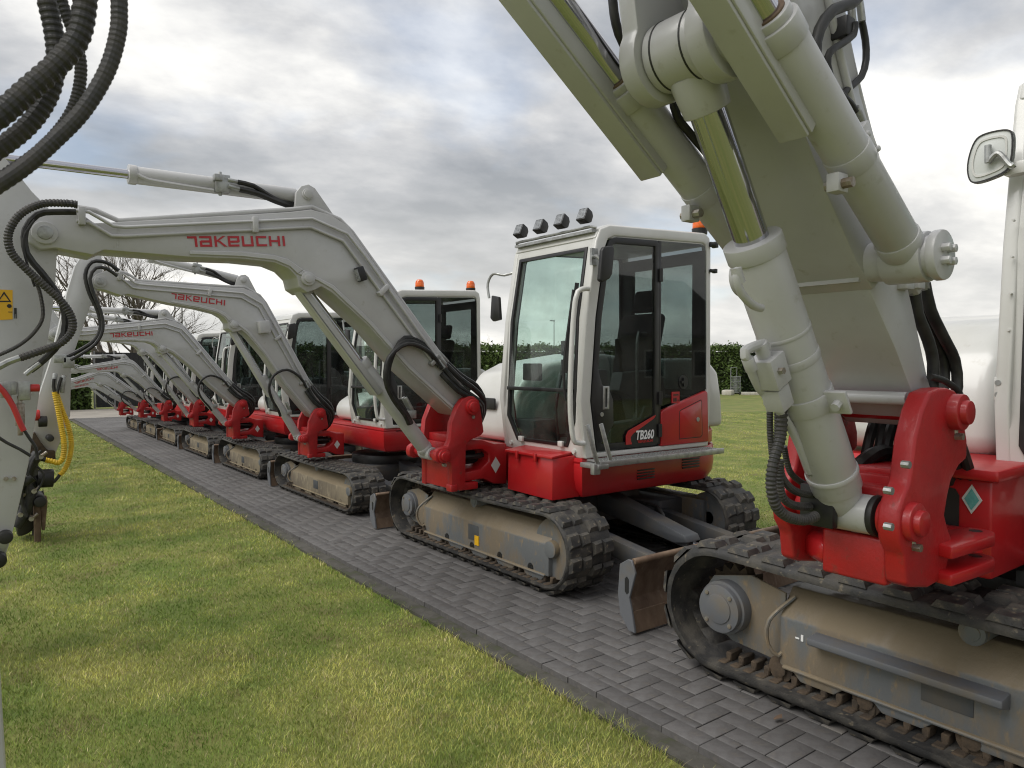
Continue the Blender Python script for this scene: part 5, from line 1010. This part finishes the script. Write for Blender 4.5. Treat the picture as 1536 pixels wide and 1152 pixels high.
for yy in (BYC - .112, BYC + .112):
    part('lift_bracket', MB().prism([(-2.491 + .115 * math.cos(R(a)), 2.401 + .115 * math.sin(R(a))) for a in range(150, 375, 15)] + [(-2.33, 2.55), (-2.42, 2.75), (-2.62, 2.62)], yy - .03, yy + .03, 'y'), BEIGE, bu, bevel=.008)
    part('bracket_boss', MB().cyl((-2.491, yy - .055 if yy < BYC else yy, 2.401), (-2.491, yy if yy < BYC else yy + .055, 2.401), .085, n=36), BEIGE, bu, bevel=.006)
# pipes and hoses on the boom
def H(pts, Y, r, mat=HOSE, rib=None, n=10, name='hydraulic_hose'): return hose_px(b1, c1, pts, Y, r, mat, rib, n, name=name)
H([(1300, -20), (1280, 4), (1250, 15), (1229, 45), (1223, 85), (1232, 130), (1250, 165), (1268, 190)], 1.06, .0155)
H([(1282, 34), (1280, 52), (1262, 66), (1245, 78), (1241, 98), (1252, 130), (1275, 155), (1283, 168)], 1.09, .0105)
H([(1292, 30), (1298, 60), (1299, 90), (1292, 115), (1276, 130), (1262, 145), (1263, 168), (1276, 188)], 1.13, .0105)
H([(1278, -12), (1277, 10), (1279, 34)], 1.10, .011, GALV, name='hose_end'); H([(1286, -12), (1290, 8), (1293, 32)], 1.12, .011, GALV, name='hose_end')
H([(1283, 162), (1288, 172), (1292, 182)], 1.09, .012, GALV, name='hose_end')
H([(1252, -30), (1275, 90), (1305, 210), (1342, 335), (1360, 372)], 1.17, .013, BEIGE, name='hydraulic_pipe')
H([(1236, -30), (1262, 90), (1290, 200), (1318, 290)], 1.13, .012, BEIGE, name='hydraulic_pipe')
P = pv1([(1294, 212), (1275, 192), (1288, 204), (1303, 226)], Y=1.05)
part('valve_block', MB().box(P[0], (.040, .05, .10), Matrix.Rotation(R(-40), 3, 'Y')).cyl(P[1] + Vector((.01, 0, -.02)), P[1] + Vector((-.012, 0, .03)), .018, n=10).cyl(P[2], P[2] + Vector((0, -.032, 0)), .010, n=8).cyl(P[3], P[3] + Vector((0, -.032, 0)), .009, n=8), BEIGE, b1, bevel=.004)
P = pv1([(1262, 45), (1266, 48)], Y=1.12); part('work_lamp', MB().box(P[0], (.05, .06, .06)), BLACK, b1, bevel=.006)
H([(918, -15), (921, 20), (928, 50), (942, 78), (952, 92)], 1.45, .0135); H([(950, 90), (962, 105), (972, 118)], 1.45, .013, GALV, name='hose_end')
H([(1012, 122), (1009, 145), (1016, 175), (1035, 200), (1060, 230), (1075, 250)], 1.45, .013)
P = pv1([(1072, 262)], Y=1.46); part('valve_block', MB().box(P[0], (.05, .05, .09), Matrix.Rotation(R(-35), 3, 'Y')), BEIGE, b1, bevel=.005)
H([(1372, 432), (1376, 470), (1392, 510), (1400, 545), (1398, 590)], 1.16, .020); H([(1387, 425), (1396, 465), (1415, 505), (1432, 540), (1436, 580), (1428, 612)], 1.20, .020); H([(1380, 428), (1386, 470), (1404, 510), (1416, 550), (1412, 600)], 1.24, .022)
H([(1395, 565), (1418, 572), (1438, 588), (1445, 610), (1440, 630)], 1.12, .012)
H([(1365, 408), (1368, 422), (1372, 440)], 1.16, .021, GALV, name='hose_end'); H([(1378, 398), (1383, 415), (1388, 432)], 1.20, .019, GALV, name='hose_end')
P = pv1([(1352, 428), (1372, 425)], Y=1.15); part('pipe_block', MB().box(P[0], (.06, .06, .03)).box(P[1], (.05, .05, .04)), BEIGE, b1, bevel=.004)
# valve and hoses on the near left of the lift cylinder
P = pv1([(1154, 556), (1145, 530), (1122, 540), (1148, 522), (1166, 596)], Y=1.27)
vb = part('rupture_valve', MB().box(P[0], (.075, .08, .095), Matrix.Rotation(R(-28), 3, 'Y')).cyl(P[1] - ld * .02, P[1] + ld * .035, .021, n=14).cyl(P[2] - ld * .035, P[2] + ld * .005, .018, n=14).tube([P[2] + ld * .0, P[2] + ld * .03, P[3] + ld * .015, P[3] - ld * .005], .015, 10, step=.02).box(P[4], (.06, .06, .07), Matrix.Rotation(R(-28), 3, 'Y')), BEIGE, b1, bevel=.006)
part('valve_bolt', MB().cyl(P[0] + Vector((-.01, -.055, 0)), P[0] + Vector((-.01, -.03, 0)), .011, n=6), BOLT, vb)
H([(1124, 548), (1138, 580), (1165, 610), (1185, 640), (1200, 670), (1212, 700), (1220, 715)], 1.30, .0145, BEIGE, name='hydraulic_pipe')
H([(1216, 706), (1224, 718), (1234, 730)], 1.30, .018, GALV, name='hose_end')
H([(1172, 600), (1172, 650), (1160, 695), (1157, 730), (1164, 758), (1180, 774), (1205, 780), (1224, 774)], 1.30, .018, HOSEG, .84, 14)
H([(1155, 580), (1155, 640), (1158, 682)], 1.36, .011, HOSEG, .86, 10); H([(1166, 590), (1166, 640), (1164, 690)], 1.38, .011, HOSEG, .86, 10)
H([(1170, 690), (1173, 715), (1190, 735), (1215, 742), (1228, 738)], 1.34, .013, HOSEG, .86, 10); H([(1168, 700), (1172, 740), (1186, 756), (1210, 760), (1226, 757)], 1.34, .014, HOSEG, .86, 10)
H([(1176, 670), (1184, 705), (1200, 722), (1220, 730)], 1.40, .011, HOSEG, .86, 10); H([(1188, 608), (1184, 625), (1176, 640)], 1.36, .012, HOSE)
H([(1107, 405), (1104, 415), (1112, 440), (1130, 458), (1142, 462)], 1.22, .012, BEIGE, name='hydraulic_pipe'); H([(1104, 402), (1106, 412), (1110, 424)], 1.22, .016, BEIGE, name='hose_end')
P = pv1([(1228, 758)], Y=1.32)[0]; part('hose_flange', MB().box(P, (.035, .12, .14)), BLACK, b1, bevel=.006)
# arm of this machine, reaching down at the left of the camera, and its dangling hoses
part('arm', MB().prism([(-4.28, 3.5), (-4.06, 3.42), (-4.075, 1.9), (-4.006, 1.27), (-3.997, 1.0), (-3.996, .5), (-4.15, .35), (-4.30, .6), (-4.45, 2.6)], .04, .20, 'y'), BEIGE, b1, bevel=.008)
H([(132, -60), (128, 0), (118, 53), (90, 92), (42, 135), (0, 172), (-50, 205)], 1.12, .0150, HOSEG, .91, 16)
H([(58, -60), (70, 0), (80, 45), (84, 90), (74, 140), (45, 185), (0, 222), (-50, 250)], 1.16, .0125, HOSEG, .91, 16)
H([(80, -60), (92, 0), (110, 50), (121, 95), (117, 140), (100, 180), (60, 225), (0, 268)], 1.22, .0085, HOSEG, .9, 12)
H([(180, -60), (179, 0), (177, 49), (160, 107), (125, 165), (82, 210), (30, 255), (-40, 300)], 1.08, .0105, HOSEG, .94, 14)

# dead leaf on the pavers
q = at(1167, 1078, Z=.012); lf = MB(); pts = [(-.03, 0, .004), (-.012, .014, 0), (.01, .012, .006), (.03, .0, .012), (.012, -.013, .004), (-.01, -.011, .008)]
tag(part('dead_leaf', lf.sheet([(q[0] + a, q[1] + b, q[2] + c) for a, b, c in pts], (0, 0, .0012)), BLADE), 'curled brown dead leaf on the pavers beside the nearest track', 'leaf')
# house behind the photographer, mirrored in the cab glass
hs = thing('house', 'pale rendered house with a dark tiled roof, seen only mirrored in the cab glass', 'house', (22, -15, 0))
part('wall', MB().lohi((-9, -7, LZ), (9, 0, 2.9)).prism([(-7, 2.9), (0, 2.9), (-3.5, 5.6)], -8.98, 8.98, 'x'), BRICKW, hs)
part('roof', MB().prism([(-7.5, 2.75), (-3.5, 5.85), (.5, 2.75), (.5, 2.9), (-3.5, 6.05), (-7.5, 2.9)], -9.4, 9.4, 'x'), TILE, hs)
for k in range(5):
    wf = part('window', lambda: MB().ring3([(-.7, .03, .9), (.7, .03, .9), (.7, .03, 2.2), (-.7, .03, 2.2)], [(-.62, .03, .98), (.62, .03, .98), (.62, .03, 2.12), (-.62, .03, 2.12)], (0, -.05, 0)), WHITE, hs, Matrix.Translation((-7 + k * 3.4, 0, 0)), key='hwin')
    part('pane', lambda: MB().lohi((-.62, .0, .98), (.62, .012, 2.12)), INK, wf, key='hpane')
